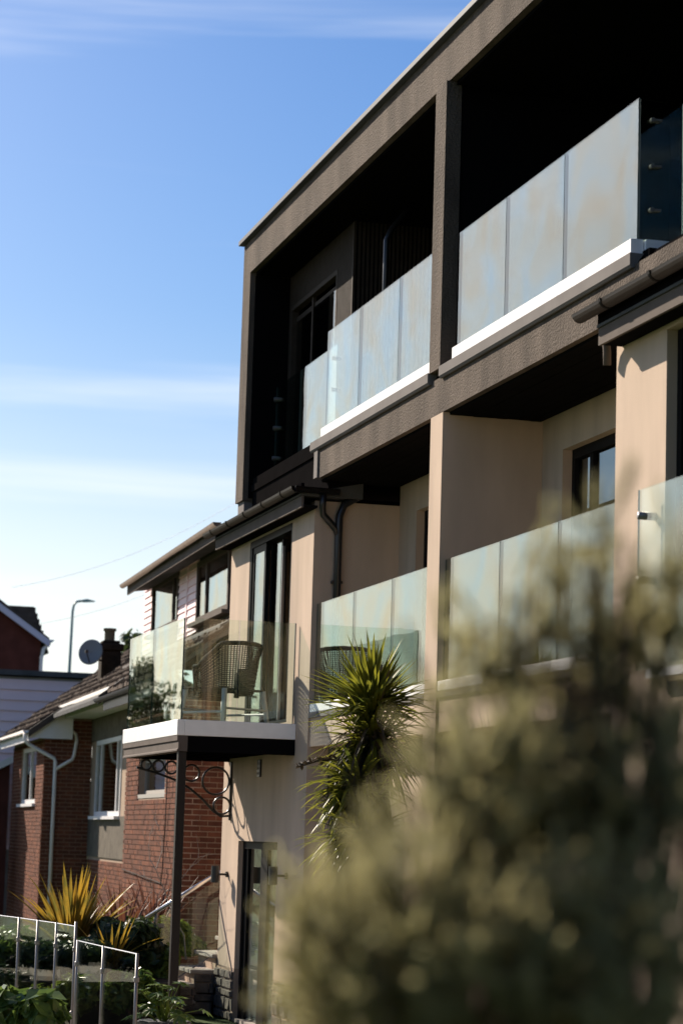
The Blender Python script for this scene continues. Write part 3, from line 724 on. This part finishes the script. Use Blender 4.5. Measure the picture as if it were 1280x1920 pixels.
hwin(dm, 0.88, 6.1, 8.95, 3.4, 4.30, (6.65,), sill=True, fm=FASC, t_=0.09)
hp('dormer_roof', B().prism([(0.51, 4.20), (0.86, 4.25), (0.88, 4.43), (3.6, 4.50), (3.6, 4.70), (0.51, 4.32)], 'y', 0.0, 9.3), FELT, dm)
hp('dormer_fascia', B().box(0.485, 0.508, 0.0, 9.3, 4.14, 4.31), FASC, dm)
hp('gutter', B().gutter((0.42, 0.0, 4.33), (0.42, 9.45, 4.33), 0.06), FASC, dm, smooth=True)
hp('dormer_apron', B().hexa([(0.55, 0.2, roofz(0.55)+0.05), (0.9, 0.2, 2.98), (0.9, 9.95, 2.98), (0.55, 9.95, roofz(0.55)+0.05), (0.55, 0.2, roofz(0.55)+0.09), (0.9, 0.2, 3.10), (0.9, 9.95, 3.10), (0.55, 9.95, roofz(0.55)+0.09)]), FLASH, dm)

# ================================================================== CHIMNEY AND DISH ON THE HOUSE BEHIND, FAR BUILDINGS
ch = thing('chimney', (7.72, 46.2, 2.0), 'dark brick chimney stack with one clay pot behind the tiled roof', 'chimney')
stk = B().box(7.53, 7.91, 46, 46.4, 0.5, 3.42).box(7.49, 7.95, 45.96, 46.44, 3.422, 3.56).box(7.55, 7.89, 46.02, 46.38, 3.562, 3.62)
ob('stack', stk, mat('mossy_dark_brick', (0.045, 0.03, 0.02), 0.9, 0.5, 9), ch, bevel=0.02)
ob('pot', B().tube([(7.70, 46.2, 3.62), (7.70, 46.2, 3.80), (7.70, 46.2, 3.81), (7.70, 46.2, 3.86)], [0.10, 0.10, 0.125, 0.125], 14), mat('buff_clay', (0.20, 0.15, 0.09), 0.9, 0.3, 9), ch)
dsx = thing('satellite_dish', (7.3, 45.6, 2.6), 'round grey satellite dish mounted beside the dark chimney', 'satellite dish')
dsh = B(); nr, na = 6, 28; i0 = 0
axis = Vector((-0.45, -0.85, 0.28)).normalized(); au = axis.cross(Vector((0, 0, 1))).normalized(); av = au.cross(axis)
for q in range(nr+1):
    rr = 0.235*q/nr
    for a in range(na):
        th = 2*math.pi*a/na
        dsh.v.append(tuple(Vector((7.26, 45.6, 3.33))+au*rr*math.cos(th)+av*rr*math.sin(th)*1.08+axis*(0.9*rr*rr)))
for q in range(nr):
    for a in range(na):
        p = q*na+a; p2 = q*na+(a+1) % na
        dsh.f.append((p, p2, p2+na, p+na))
dd = ob('reflector', dsh, mat('grey_dish', (0.20, 0.205, 0.21), 0.6), dsx, smooth=True)
k = dd.modifiers.new('t', 'SOLIDIFY'); k.thickness = 0.012
ob('feed_arm', B().tube([Vector((7.26, 45.6, 3.33))-av*0.22, Vector((7.26, 45.6, 3.25))+axis*0.30], 0.012, 6).box(7.10, 7.16, 45.30, 45.36, 3.30, 3.36), BLACK, dsx)
ob('bracket', B().tube([(7.27, 45.64, 3.30), (7.45, 45.9, 3.22), (7.52, 46.0, 3.22)], 0.02, 6), BLACK, dsx)

wb = thing('white_boarded_building', (5.0, 55, G), 'flat roofed building clad in white horizontal boards beyond the brick house', 'building')
ob('wall', B().box(3.9, 8.76, 55.0, 58.5, G, 3.39), CONC, wb)
z = -0.5
while z < 3.3:
    ob('weatherboard', B().hexa([(3.88, 54.945, z), (8.77, 54.945, z), (8.77, 54.998, z), (3.88, 54.998, z), (3.88, 54.985, z+0.235), (8.77, 54.985, z+0.235), (8.77, 54.998, z+0.235), (3.88, 54.998, z+0.235)]), WBOARD, wb)
    z += 0.24
ob('roof_edge', B().box(3.8, 10.5, 54.85, 58.6, 3.42, 3.54), FELT, wb)
ob('barge_board', B().hexa([(5.4, 53.9, 0.60), (6.95, 53.9, 1.42), (6.95, 53.95, 1.42), (5.4, 53.95, 0.60), (5.4, 53.9, 0.76), (6.95, 53.9, 1.58), (6.95, 53.95, 1.58), (5.4, 53.95, 0.76)]), WFRAME, wb)
ob('lean_to_roof', B().hexa([(5.4, 53.95, 0.62), (6.95, 53.95, 1.44), (6.95, 54.9, 1.44), (5.4, 54.9, 0.62), (5.4, 53.95, 0.72), (6.95, 53.95, 1.54), (6.95, 54.9, 1.54), (5.4, 54.9, 0.72)]), FELT, wb)
ob('lean_to_wall', B().prism([(5.5, G), (6.9, G), (6.9, 1.38), (5.5, 0.63)], 'y', 54.0, 54.9), DBRICK, wb)

gh = thing('gabled_house', (5.5, 62, G), 'dark red brick gable end with white barge boards against the sky', 'house')
ax_, ez, az_ = 7.15, 4.80, 5.84
ob('gable_wall', B().prism([(5.7, G), (8.55, G), (8.55, 4.78), (ax_, az_-0.1), (5.7, 4.78)], 'y', 62.0, 70), DBRICK, gh)
for s_, xe in ((1, 8.75), (-1, 5.55)):
    rs = ob('roof_slope', B().prism([(ax_, az_), (xe, ez-0.08), (xe, ez+0.04), (ax_, az_+0.14)], 'y', 61.82, 70.2), TILE, gh)
    ob('barge_board', B().prism([(ax_, az_-0.16), (xe, ez-0.20), (xe, ez-0.02), (ax_, az_+0.02)], 'y', 61.74, 61.80), mat('lilac_white_paint', (0.50, 0.48, 0.58), 0.6), gh)
ob('gutter', B().gutter((8.80, 61.8, 4.80), (8.80, 70, 4.80), 0.07), WFRAME, gh)
ob('downpipe', B().tube([(8.78, 61.95, 4.72), (8.62, 61.93, 4.55), (8.58, 61.93, 4.3), (8.58, 61.93, G)], 0.045, 8), WFRAME, gh)
# cross-gable roof seen behind the barge board
rs = ob('rear_roof', B().prism([(6.9, 4.7), (8.95, 4.55), (8.5, 5.75), (7.3, 5.75)], 'y', 63.2, 64.5), TILE, gh)
for q in range(7):
    z = 4.72+q*0.15; ins = (z-4.55)*0.375
    ob('tile_course', B().box(6.9, 8.95-ins, 63.13+q*0.01, 63.2+q*0.001-0.002, z, z+0.11), TILE, rs)

lp = thing('street_lamp', (11.27, 75, G), 'slender green grey street lamp post with a short arm against the sky', 'street lamp')
ob('pole', B().tube([(11.27, 75, G), (11.27, 75, 4), (11.30, 75, 6.75), (11.33, 75, 6.95), (11.42, 75, 7.06), (11.55, 75, 7.08)], [0.07, 0.055, 0.04, 0.04, 0.04, 0.04], 8), LAMPG, lp, smooth=True)
ob('lamp_head', B().prism([(11.55, 7.06), (11.68, 7.05), (11.98, 7.08), (11.98, 7.10), (11.72, 7.15), (11.55, 7.11)], 'y', 74.9, 75.1), LAMPG, lp)
for i_, (za, zb_, sag) in enumerate(((4.9, 7.6, 0.55), (6.1, 9.0, 0.5))):
    pts = []
    for q in range(17):
        f_ = q/16; pts.append((9.0+6.5*f_, 72-6*f_, za+1.0+(zb_-za)*f_-sag*4*f_*(1-f_)))
    tag(ob('overhead_wire', B().tube(pts, 0.005, 4), BLACK), ('upper', 'lower')[1-i_]+' thin overhead wire sagging across the sky behind the lamp post', 'wire', 'overhead wires')

# ================================================================== STAIRS, RAILS, FENCE
stp = thing('garden_steps', (6.2, 30.2, G), 'stone faced garden steps with pale slabs rising beside the entrance pier', 'steps')
for i_, (xa, zt) in enumerate(((5.86, -2.02), (5.90, -1.83), (6.10, -1.66), (6.36, -1.47), (6.62, -1.29))):
    y0_ = 29.46 if xa > 6.3 else 29.3
    if xa < 6.3: y0_ = 29.46
    core = ob('step', B().box(xa+0.03, xa+0.6 if i_ < 4 else 9.0, y0_, 30.5, G, zt-0.05), MORTAR, stp)
    ob('slab', B().box(xa-0.02, xa+(0.30 if i_ < 4 else 3), y0_-0.015, 30.52, zt-0.048, zt), SLAB, core, bevel=0.006)
    rr = random.Random(i_); x = xa+0.03
    # stones on the end that faces the camera
    z = G
    while z < zt-0.08:
        h = min(rr.uniform(0.09, 0.16), zt-0.05-z); x = xa+0.03
        xe = xa+0.28
        while x < xe-0.03:
            wd = min(rr.uniform(0.10, 0.24), xe-x)
            ob('stone', B().box(x+0.006, x+wd-0.006, y0_-rr.uniform(0.012, 0.03)-0.001, y0_+0.01, z+0.006, z+h-0.006), STONE, core, bevel=0.01); x += wd
        z += h
hr = thing('handrail', (5.62, 29.75, -1.9), 'sloping steel handrail with glass infill beside the garden steps', 'handrail')
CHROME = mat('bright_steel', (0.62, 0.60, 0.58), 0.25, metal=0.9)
ob('rail', B().tube([(5.56, 29.75, -1.06), (6.47, 29.75, -0.47)], 0.027, 12), CHROME, hr, smooth=True)
ob('post', B().tube([(5.68, 29.75, -2.0), (5.68, 29.75, -1.08), (5.69, 29.75, -1.0)], 0.024, 12), STEEL, hr, smooth=True)
ob('glass_panel', B().hexa([(5.75, 29.745, -1.92), (6.46, 29.745, -1.46), (6.46, 29.755, -1.46), (5.75, 29.755, -1.92), (5.75, 29.745, -1.02), (6.46, 29.745, -0.56), (6.46, 29.755, -0.56), (5.75, 29.755, -1.02)]), GLASS, hr)
ob('panel_edge', B().tube([(5.74, 29.74, -1.93), (6.46, 29.74, -1.465)], 0.008, 5), STEEL, hr)
for z in (-1.15, -1.75): ob('clamp', B().box(5.69, 5.79, 29.735, 29.765, z-0.025, z+0.025), STEEL, hr, bevel=0.008)

FP = [(3.998, 21.744, -1.1), (3.906, 23.016, -1.1), (3.84, 24.15, -1.1), (3.848, 24.375, -0.97), (3.762, 25.094, -0.97), (3.656, 25.709, -0.97), (3.545, 26.353, -0.97), (3.40, 27.0, -0.97)]
fe = thing('glass_fence', (3.8, 24.4, G), 'low clear glass terrace fence on slim steel posts', 'fence')
for i_, (x, y, z) in enumerate(FP):
    top = z + (0.012 if i_ != 3 else 0.05)
    ob('post', B().tube([(x, y, G), (x, y, top)], 0.016, 12), STEEL, fe, smooth=True)
    for zz in (z-0.22, z-0.85):
        ob('clamp', B().box(x-0.023, x+0.023, y-0.025, y+0.025, zz-0.025, zz+0.025), STEEL, fe, bevel=0.008)
for a, b in zip(FP[:-1], FP[1:]):
    if abs(a[2]-b[2]) > 0.05: continue
    d = Vector((b[0]-a[0], b[1]-a[1], 0)); n_ = Vector((-d.y, d.x, 0)).normalized()*0.005; a_ = Vector(a)+d.normalized()*0.03; b_ = Vector(b)-d.normalized()*0.03
    zt = a[2]
    lo = G+0.08
    ob('panel_edge', B().tube([(a_.x, a_.y, zt+0.005), (b_.x, b_.y, zt+0.005)], 0.006, 6), CHROME, fe)  # bright tube stands in for the highlight along the glass top edge
    ob('glass_panel', B().hexa([(a_-n_).xy[:]+(lo,), (a_+n_).xy[:]+(lo,), (b_+n_).xy[:]+(lo,), (b_-n_).xy[:]+(lo,), (a_-n_).xy[:]+(zt,), (a_+n_).xy[:]+(zt,), (b_+n_).xy[:]+(zt,), (b_-n_).xy[:]+(zt,)]), GLASS, fe)
# ================================================================== PLANTS
PHY = leaf_mat('yellow_green_blade', (0.34, 0.205, 0.025), (0.14, 0.12, 0.025), 0.5, 0.4, vscale=5)
PHR = leaf_mat('bronze_blade', (0.16, 0.055, 0.03), (0.08, 0.04, 0.028), 0.4, 0.4, vscale=5)
CORD = leaf_mat('palm_green_blade', (0.22, 0.215, 0.022), (0.075, 0.095, 0.016), 0.55, 0.38, vscale=6)
CORDD = leaf_mat('dry_blade', (0.085, 0.06, 0.032), (0.045, 0.034, 0.02), 0.25, 0.7, vscale=6)
SHRB = leaf_mat('dark_green_leaf', (0.035, 0.06, 0.018), (0.022, 0.038, 0.014), 0.3, 0.45)
LIME = leaf_mat('lime_green_leaf', (0.20, 0.24, 0.035), (0.12, 0.17, 0.03), 0.4, 0.5)
FATS = leaf_mat('glossy_green_leaf', (0.13, 0.19, 0.035), (0.07, 0.12, 0.03), 0.4, 0.25)
BUSHM = leaf_mat('grey_green_needle', (0.55, 0.50, 0.26), (0.36, 0.335, 0.175), 0.66, 0.6, vscale=5)
TREEM = leaf_mat('tree_leaf', (0.06, 0.085, 0.022), (0.035, 0.055, 0.016), 0.35, 0.5, vscale=0.8)

def phormium(loc, n, ln, m_, label, seed, spread=0.75, wd=0.05):
    rr = random.Random(seed); t = thing('phormium', loc, label, 'plant', world=False)
    b = B()
    for i_ in range(n):
        th = rr.uniform(0, 6.283); lean = rr.uniform(0.05, spread)**0.8
        d = Vector((math.cos(th)*lean, math.sin(th)*lean, 1.0))
        b.leaf((math.cos(th)*0.07*rr.random(), math.sin(th)*0.07*rr.random(), 0), d, ln*rr.uniform(0.6, 1.08), wd*rr.uniform(0.7, 1.2), rr.uniform(0.1, 0.9)*lean*1.5, 7, 0.3)
    ob('blade_leaves', b, m_, t, smooth=True)
    ob('crown_base', B().tube([(0, 0, -0.15), (0, 0, 0.12)], [0.12, 0.07], 8), BARK, t)
    return t
phormium((4.62, 29.6, -1.55), 85, 1.15, PHY, 'large yellow striped sword leaved plant in front of the brick wall', 5, 0.9, 0.078)
phormium((4.95, 28.6, -1.6), 34, 0.72, PHY, 'smaller yellow sword leaved plant beside the handrail post', 6, 1.2, 0.04)
phormium((5.42, 30.6, -1.55), 46, 1.05, PHR, 'bronze red sword leaved plant against the sunlit brick corner', 7, 0.75, 0.045)
phormium((6.05, 31.8, -1.45), 30, 1.0, PHR, 'bronze red sword leaved plant behind the sloping handrail', 8, 0.7, 0.045)

def shrub(loc, rad, n, size, m_, label, seed, name='shrub', group=None, cat='shrub'):
    rr = random.Random(seed); random.seed(seed); t = thing(name, loc, label, cat, group, world=False)
    lobes = [(Vector((rr.uniform(-.6, .6)*rad[0], rr.uniform(-.6, .6)*rad[1], rad[2]*rr.uniform(0.7, 1.35))), rr.uniform(0.3, 0.55)) for _ in range(9)]
    b = B()
    for i_ in range(n):
        c, s_ = rr.choice(lobes)
        d = Vector((rr.gauss(0, 1), rr.gauss(0, 1), rr.gauss(0, 1))).normalized()
        q = rr.random()**0.4*s_
        p = c+Vector((d.x*rad[0]*q, d.y*rad[1]*q, d.z*rad[2]*q))
        if p.z < 0.02: continue
        b.card(p, (d+Vector((rr.gauss(0, .5), rr.gauss(0, .5), 0.4+rr.gauss(0, .5)))), size*rr.uniform(0.6, 1.3), 1.9)
    ob('foliage', b, m_, t)
    st = B()
    for c, s_ in lobes: st.tube([(0, 0, -0.1), tuple(c*0.5+Vector((0, 0, 0.0))), tuple(c)], [0.02, 0.014, 0.006], 5)
    ob('stems', st, BARK, t)
    return t
shrub((6.15, 31.3, -1.72), (0.62, 0.5, 0.36), 7000, 0.05, LIME, 'lime green clipped hedge behind the glass stair panel', 21, 'hedge')
shrub((5.15, 29.2, -1.75), (0.5, 0.6, 0.40), 3600, 0.07, SHRB, 'dark green bush below the bronze sword leaves', 22)
shrub((4.35, 28.4, -1.75), (0.6, 0.5, 0.30), 3200, 0.07, SHRB, 'dark green bush below the yellow sword leaves', 23)
shrub((3.75, 28.6, -1.75), (0.55, 0.6, 0.35), 3000, 0.06, FATS, 'fresh green bush behind the upper glass fence panels', 24)
shrub((4.75, 27.9, -2.2), (0.45, 0.3, 0.36), 1500, 0.05, LIME, 'small yellow green bush behind the lower glass fence', 25)
shrub((5.55, 28.9, -1.95), (0.25, 0.35, 0.36), 1700, 0.05, LIME, 'yellow green bush at the foot of the handrail post', 26)
shrub((2.95, 22.1, -2.2), (0.42, 0.42, 0.42), 900, 0.15, FATS, 'broad leaved arum clump outside the glass fence', 27)
shrub((4.2, 27.35, G), (0.5, 0.25, 0.36), 2200, 0.06, LIME, 'yellow green shrub at the foot of the planting bed', 41)
shrub((3.3, 27.4, G), (0.5, 0.25, 0.40), 2200, 0.07, SHRB, 'dark green shrub at the far end of the glass fence', 42)
shrub((5.05, 27.3, G), (0.4, 0.25, 0.40), 1800, 0.06, FATS, 'fresh green shrub between the glass fence and the black post', 43)
shrub((6.05, 51.6, -2.2), (0.35, 0.5, 2.0), 5200, 0.10, SHRB, 'dark conifer beside the far corner of the brick house', 28, 'conifer', cat='tree')

# potted fatsia
pt = thing('potted_fatsia', (4.55, 23.2, G), 'glossy lobed leaf plant in a dark woven pot on the terrace', 'potted plant', world=False)
prof = [(0.0, 0.15), (0.10, 0.19), (0.25, 0.235), (0.36, 0.25), (0.40, 0.262), (0.41, 0.245), (0.36, 0.235)]
pb = B().tube([(0, 0, z_) for z_, _ in prof], [r_ for _, r_ in prof], 26)
ob('pot', pb, POT, pt)
rr = random.Random(77)
lf = B(); stm = B()
for i_ in range(34):
    th = rr.uniform(0, 6.283); el = rr.uniform(0.25, 1.3); ln = rr.uniform(0.22, 0.42)
    d = Vector((math.cos(th)*math.cos(el), math.sin(th)*math.cos(el), math.sin(el)))
    tip = Vector((0, 0, 0.38))+d*ln
    stm.tube([(0, 0, 0.34), tuple(Vector((0, 0, 0.38))+d*ln*0.55+Vector((0, 0, 0.03))), tuple(tip)], 0.005, 4)
    nrm = (d*0.35+Vector((rr.gauss(0, .25), rr.gauss(0, .25), 0.9))).normalized(); a = nrm.cross(d).normalized(); f_ = a.cross(nrm)
    s_ = rr.uniform(0.10, 0.16)
    for ang in (-115, -70, -33, 0, 33, 70, 115):
        dr_ = f_*math.cos(R(ang))+a*math.sin(R(ang)); l2 = s_*(1.0-abs(ang)/260)
        sd_ = dr_.cross(nrm)*l2*0.20
        p1 = tip+dr_*l2*0.5-nrm*0.004; p2 = tip+dr_*l2-nrm*l2*0.22
        lf.quad(tip, p1+sd_, p2, p1-sd_)
ob('lobed_leaves', lf, FATS, pt); ob('stalks', stm, LIME, pt)

# bare twiggy shrub by the passage
tw = B(); rr = random.Random(5)
def twig(p, d, ln, r_, depth):
    pts = [p]; cur = Vector(d)
    for q in range(4):
        cur = (cur+Vector((rr.gauss(0, .16), rr.gauss(0, .16), rr.gauss(0, .1)))).normalized(); pts.append(pts[-1]+cur*ln/4)
    tw.tube(pts, [r_*(1-0.15*q) for q in range(5)], 4, False)
    if depth:
        for q in (2, 3, 4):
            for _ in range(1 if q < 4 else 2):
                twig(pts[q], (cur+Vector((rr.gauss(0, .7), rr.gauss(0, .7), 0.25))).normalized(), ln*0.5, r_*0.55, depth-1)
twig(Vector((6.25, 30.6, -1.6)), Vector((0.03, 0, 1)), 1.25, 0.011, 2)
tag(ob('bare_twig_shrub', tw, CONC), 'leafless pale twiggy sapling against the shaded brick side wall', 'shrub')

# cordyline
cp = thing('cordyline_palm', (5.88, 20.35, G-0.12), 'spiky green cordyline palm in front of the middle balcony', 'palm tree', world=False)
def head(c, n, ln, seed, m_=CORD, up=0.3, wd=0.034, droop=(0.2, 1.0), bias=None, zmin=-0.6):
    rr = random.Random(seed); b = B(); c = Vector(c)
    for i_ in range(n):
        while True:
            d = Vector((rr.gauss(0, 1), rr.gauss(0, 1), rr.gauss(0, 1))).normalized()
            d.z += up
            if bias: d += Vector(bias)
            d.normalize()
            if d.z > zmin: break
        b.leaf(c+d*0.04+Vector((0, 0, rr.uniform(-0.12, 0.06))), d, ln*rr.uniform(0.65, 1.1), wd*rr.uniform(0.75, 1.2), rr.uniform(*droop)*(1.2-d.z), 6, 0.22)
    return b
def rel(x, y, z): return (x-5.75, y-20.35, z-G)
H1 = rel(5.57, 20.3, 1.24); H2 = rel(5.46, 20.2, 0.55); H3 = rel(5.68, 20.4, 0.84); H4 = rel(5.48, 20.2, 0.12)
ob('leaf_head', head(H1, 230, 0.60, 31, up=0.6, wd=0.052, droop=(0.1, 0.9), zmin=-0.15), CORD, cp, smooth=True)
ob('dead_skirt', head((H1[0]+.03, H1[1], H1[2]-0.18), 150, 0.62, 32, CORDD, up=-0.55, droop=(0.5, 1.6), zmin=-1), CORDD, cp, smooth=True)
ob('dead_skirt', head(H3, 130, 0.55, 35, CORDD, up=-0.2, droop=(0.5, 1.4), zmin=-1), CORDD, cp, smooth=True)
ob('leaf_head', head(H2, 190, 0.52, 33, up=0.15, wd=0.05, droop=(0.5, 1.5), bias=(-0.35, 0, -0.05), zmin=-0.8), CORD, cp, smooth=True)
ob('leaf_head', head(H4, 190, 0.58, 34, up=-0.05, wd=0.05, droop=(0.6, 1.6), bias=(-0.3, 0, -0.1), zmin=-0.9), CORD, cp, smooth=True)
ob('leaf_head', head((H3[0]-0.1, H3[1]-0.08, H3[2]+0.1), 150, 0.55, 36, up=0.1, wd=0.05, droop=(0.4, 1.3), bias=(-0.2, -0.2, 0), zmin=-0.7), CORD, cp, smooth=True)
ob('trunk', B().tube([(0.05, 0, 0), (0.02, 0, 1.6), (-0.03, 0, 2.5), H3, (H1[0], H1[1], H1[2]-0.05)], [0.11, 0.09, 0.075, 0.065, 0.05], 10)
   .tube([(-0.02, 0, 2.0), (-0.15, -0.02, 2.3), H2], [0.06, 0.05, 0.045], 8).tube([(0, 0, 1.4), (-0.15, 0, 1.8), H4], [0.06, 0.05, 0.045], 8), BARK, cp, smooth=True)
fs = B(); rr = random.Random(8)
for q in range(60):
    f_ = q/59; p = Vector(H2)+Vector((-0.10-0.46*f_, -0.02, 0.22+0.10*f_-0.16*f_*f_))
    fs.card(p+Vector((rr.gauss(0, .014), rr.gauss(0, .014), rr.gauss(0, .014))), (rr.gauss(0, 1), rr.gauss(0, 1), 1), 0.035, 1.6)
fs.tube([Vector(H2), Vector(H2)+Vector((-0.10, -0.02, 0.22)), Vector(H2)+Vector((-0.33, -0.02, 0.23)), Vector(H2)+Vector((-0.57, -0.02, 0.15))], 0.010, 5)
ob('flower_spike', fs, CORDD, cp)

# foreground bush (out of focus)
fb = thing('grey_green_bush', (1.10, 2.98, -1.66), 'soft grey green needle leaved bush close in the foreground', 'bush', world=False)
rr = random.Random(99); nb = B(); sb_ = B()
def cpos(px, py, dist):
    v = fwd+rgt*((px-640)/4533.3)-upv*((py-960)/4533.3)
    return v*dist*0.63
base = Vector((1.10, 2.98, -1.66))
def sprig(p, d, ln, nl, ll):
    d = d.normalized(); a = d.cross(Vector((0.3, 0.2, 1))).normalized(); b_ = d.cross(a)
    bend = Vector((rr.gauss(0, .15), rr.gauss(0, .15), 0.25))
    pts = [p+d*ln*t_+bend*ln*t_*t_*0.5 for t_ in (0, .25, .5, .75, 1)]
    sb_.tube([q-base for q in pts], [0.0026, 0.0024, 0.002, 0.0016, 0.001], 3, False)
    for i_ in range(nl):
        t_ = 0.08+0.92*i_/nl; k = min(3, int(t_*4)); q = pts[k].lerp(pts[k+1], t_*4-k)
        th = i_*2.4+rr.uniform(-.4, .4); o = a*math.cos(th)+b_*math.sin(th)
        ld_ = (o*0.85+d*0.75).normalized(); L_ = ll*rr.uniform(0.7, 1.15)*(1.0-0.35*t_)
        sd_ = ld_.cross(d).normalized()*0.0026
        q = q-base
        nb.tri(q-sd_, q+sd_*1.2, q+ld_*L_)
# lobes described by centre, radius and density
LOBES = []
def lobe(px, py, dist, r_, n): LOBES.append((cpos(px, py, dist), r_*0.63, n))
for q in ((840, 1640, 4.6, .15, 60), (690, 1790, 4.5, .13, 56), (650, 1910, 4.45, .10, 34), (640, 1770, 4.5, .09, 30), (880, 1440, 4.6, .08, 24), (780, 1760, 4.4, .15, 50), (930, 1520, 4.7, .13, 46), (1060, 1600, 4.8, .17, 56), (1180, 1440, 4.9, .15, 46), (1265, 1560, 4.7, .16, 44),
          (920, 1830, 4.4, .17, 64), (1120, 1800, 4.4, .17, 64), (1250, 1290, 5.0, .11, 26), (720, 1960, 4.4, .17, 50), (1000, 2000, 4.3, .20, 56), (1260, 1880, 4.3, .16, 48), (1060, 1440, 5.0, .10, 26), (1000, 1180, 4.9, .045, 7), (905, 1230, 4.9, .05, 8), (1085, 1110, 4.9, .045, 5), (1135, 1010, 4.9, .025, 5), (1200, 1190, 4.9, .05, 9), (930, 1350, 4.9, .06, 12), (1100, 1290, 4.9, .07, 18), (1262, 1110, 4.9, .04, 5)): lobe(*q)
for c, r_, n in LOBES:
    for _ in range(int(n*1.7)):
        d = Vector((rr.gauss(0, 1), rr.gauss(0, 1), rr.gauss(0, 1))).normalized()
        p = c+d*r_*rr.random()**0.33*0.85
        dirn = d*1.0+Vector((0, 0, 0.4))+Vector((rr.gauss(0, .2), rr.gauss(0, .2), 0))
        sprig(p, dirn, rr.uniform(0.04, 0.085), 60, 0.0165)
    for _ in range(6):
        sb_.tube([Vector((0.05, 0.05, 0.2)), (base.lerp(c, 0.6)-base)+Vector((rr.gauss(0, .04), rr.gauss(0, .04), 0)), c-base+Vector((rr.gauss(0, .06), rr.gauss(0, .06), 0))], [0.014, 0.008, 0.003], 5, False)
# loose upper sprigs against the glass
for (px, py, px2, py2, n) in ((950, 1330, 880, 1130, 5), (1000, 1250, 1010, 1040, 6), (1120, 1150, 1140, 960, 5), (880, 1400, 850, 1200, 5), (1060, 1330, 1080, 1130, 6), (1180, 1200, 1200, 1070, 5),
                              (1240, 1180, 1262, 1040, 5), (1110, 1330, 1180, 1180, 5), (960, 1420, 930, 1250, 6), (1230, 1350, 1250, 1200, 6), (870, 1480, 830, 1340, 5), (800, 1600, 770, 1480, 4)):
    a = cpos(px, py, 4.9); b_ = cpos(px2, py2, 4.9)
    sb_.tube([a-base-Vector((0, 0, 0.25)), a-base, b_-base], [0.006, 0.004, 0.002], 4, False)
    for i_ in range(n):
        t_ = i_/(n-1); p = a.lerp(b_, t_)+Vector((rr.gauss(0, .018), rr.gauss(0, .03), rr.gauss(0, .012)))
        sprig(p, (b_-a).normalized()*0.8+Vector((rr.gauss(0, .45), rr.gauss(0, .45), 0.3)), rr.uniform(0.04, 0.075), 54, 0.015)
ob('needle_foliage', nb, BUSHM, fb)
ob('branches', sb_, BARK, fb)

# trees: the one whose top shows behind the dormer, and those mirrored in the balcony glass
def tree(loc, h, rad, n, size, label, seed, group=None, trunk=0.14):
    rr = random.Random(seed); random.seed(seed); t = thing('garden_tree', loc, label, 'tree', group, world=False)
    b = B(); tb = B(); tb.tube([(0, 0, -0.1), (0.05, 0, h*0.35), (0, 0.05, h*0.7), (0.05, 0, h*0.92)], [trunk, trunk*0.75, trunk*0.45, 0.02], 8, False)
    for q in range(26):
        z_ = h*rr.uniform(0.30, 0.95); th = rr.uniform(0, 6.28); rmax = rad*math.sin(min(1, (1.02-z_/h)*1.5)*1.5)*rr.uniform(0.5, 1)
        c = Vector((math.cos(th)*rmax, math.sin(th)*rmax, z_+rr.uniform(0, .3)))
        tb.tube([(0, 0, z_*0.75), tuple(c*0.55+Vector((0, 0, z_*0.38))), tuple(c)], [trunk*0.3, trunk*0.18, 0.008], 5, False)
        s_ = rad*rr.uniform(0.22, 0.42)
        for _ in range(n//26):
            d = Vector((rr.gauss(0, 1), rr.gauss(0, 1), rr.gauss(0, .8))).normalized()*rr.random()**0.4*s_
            b.card(c+d, d+Vector((rr.gauss(0, .5), rr.gauss(0, .5), .6)), size*rr.uniform(.6, 1.3), 1.7)
    ob('crown', b, TREEM, t); ob('trunk', tb, BARK, t, smooth=True)
    return t
tree((10.9, 60, G), 7.5, 1.3, 4200, 0.15, 'leafy tree rising behind the dormer and chimney', 51)
tree((8.95, 52.5, G), 6.0, 0.9, 3600, 0.11, 'rounded bush topped tree behind the chimney stack', 52)
for i_, (x, y, h) in enumerate(((-2.6, 78, 7.6), (-4.6, 82, 8.3), (-6.6, 79, 7.2), (-0.4, 84, 7.4))):
    tree((x, y, G), h, 1.7, 3600, 0.17, 'garden tree mirrored in the projecting balcony glass', 60+i_, 'trees mirrored in the balcony glass')
# boundary hedge mirrored in the fence glass, and unseen trees added behind the camera to cut sky fill
shrub((1.3, 30, G), (0.55, 4.5, 0.55), 9000, 0.10, SHRB, 'long dark boundary hedge mirrored in the glass fence', 71, 'hedge')
for i_, (x, y, h) in enumerate(((-7, -9, 10), (-1.5, -12, 12), (5, -10, 11), (11, -13, 12))):
    tree((x, y, -1.66), h, 3.6, 3000, 0.42, 'tall unseen tree added behind the photographer to block sky light', 80+i_, 'unseen trees added to block sky light', 0.25)
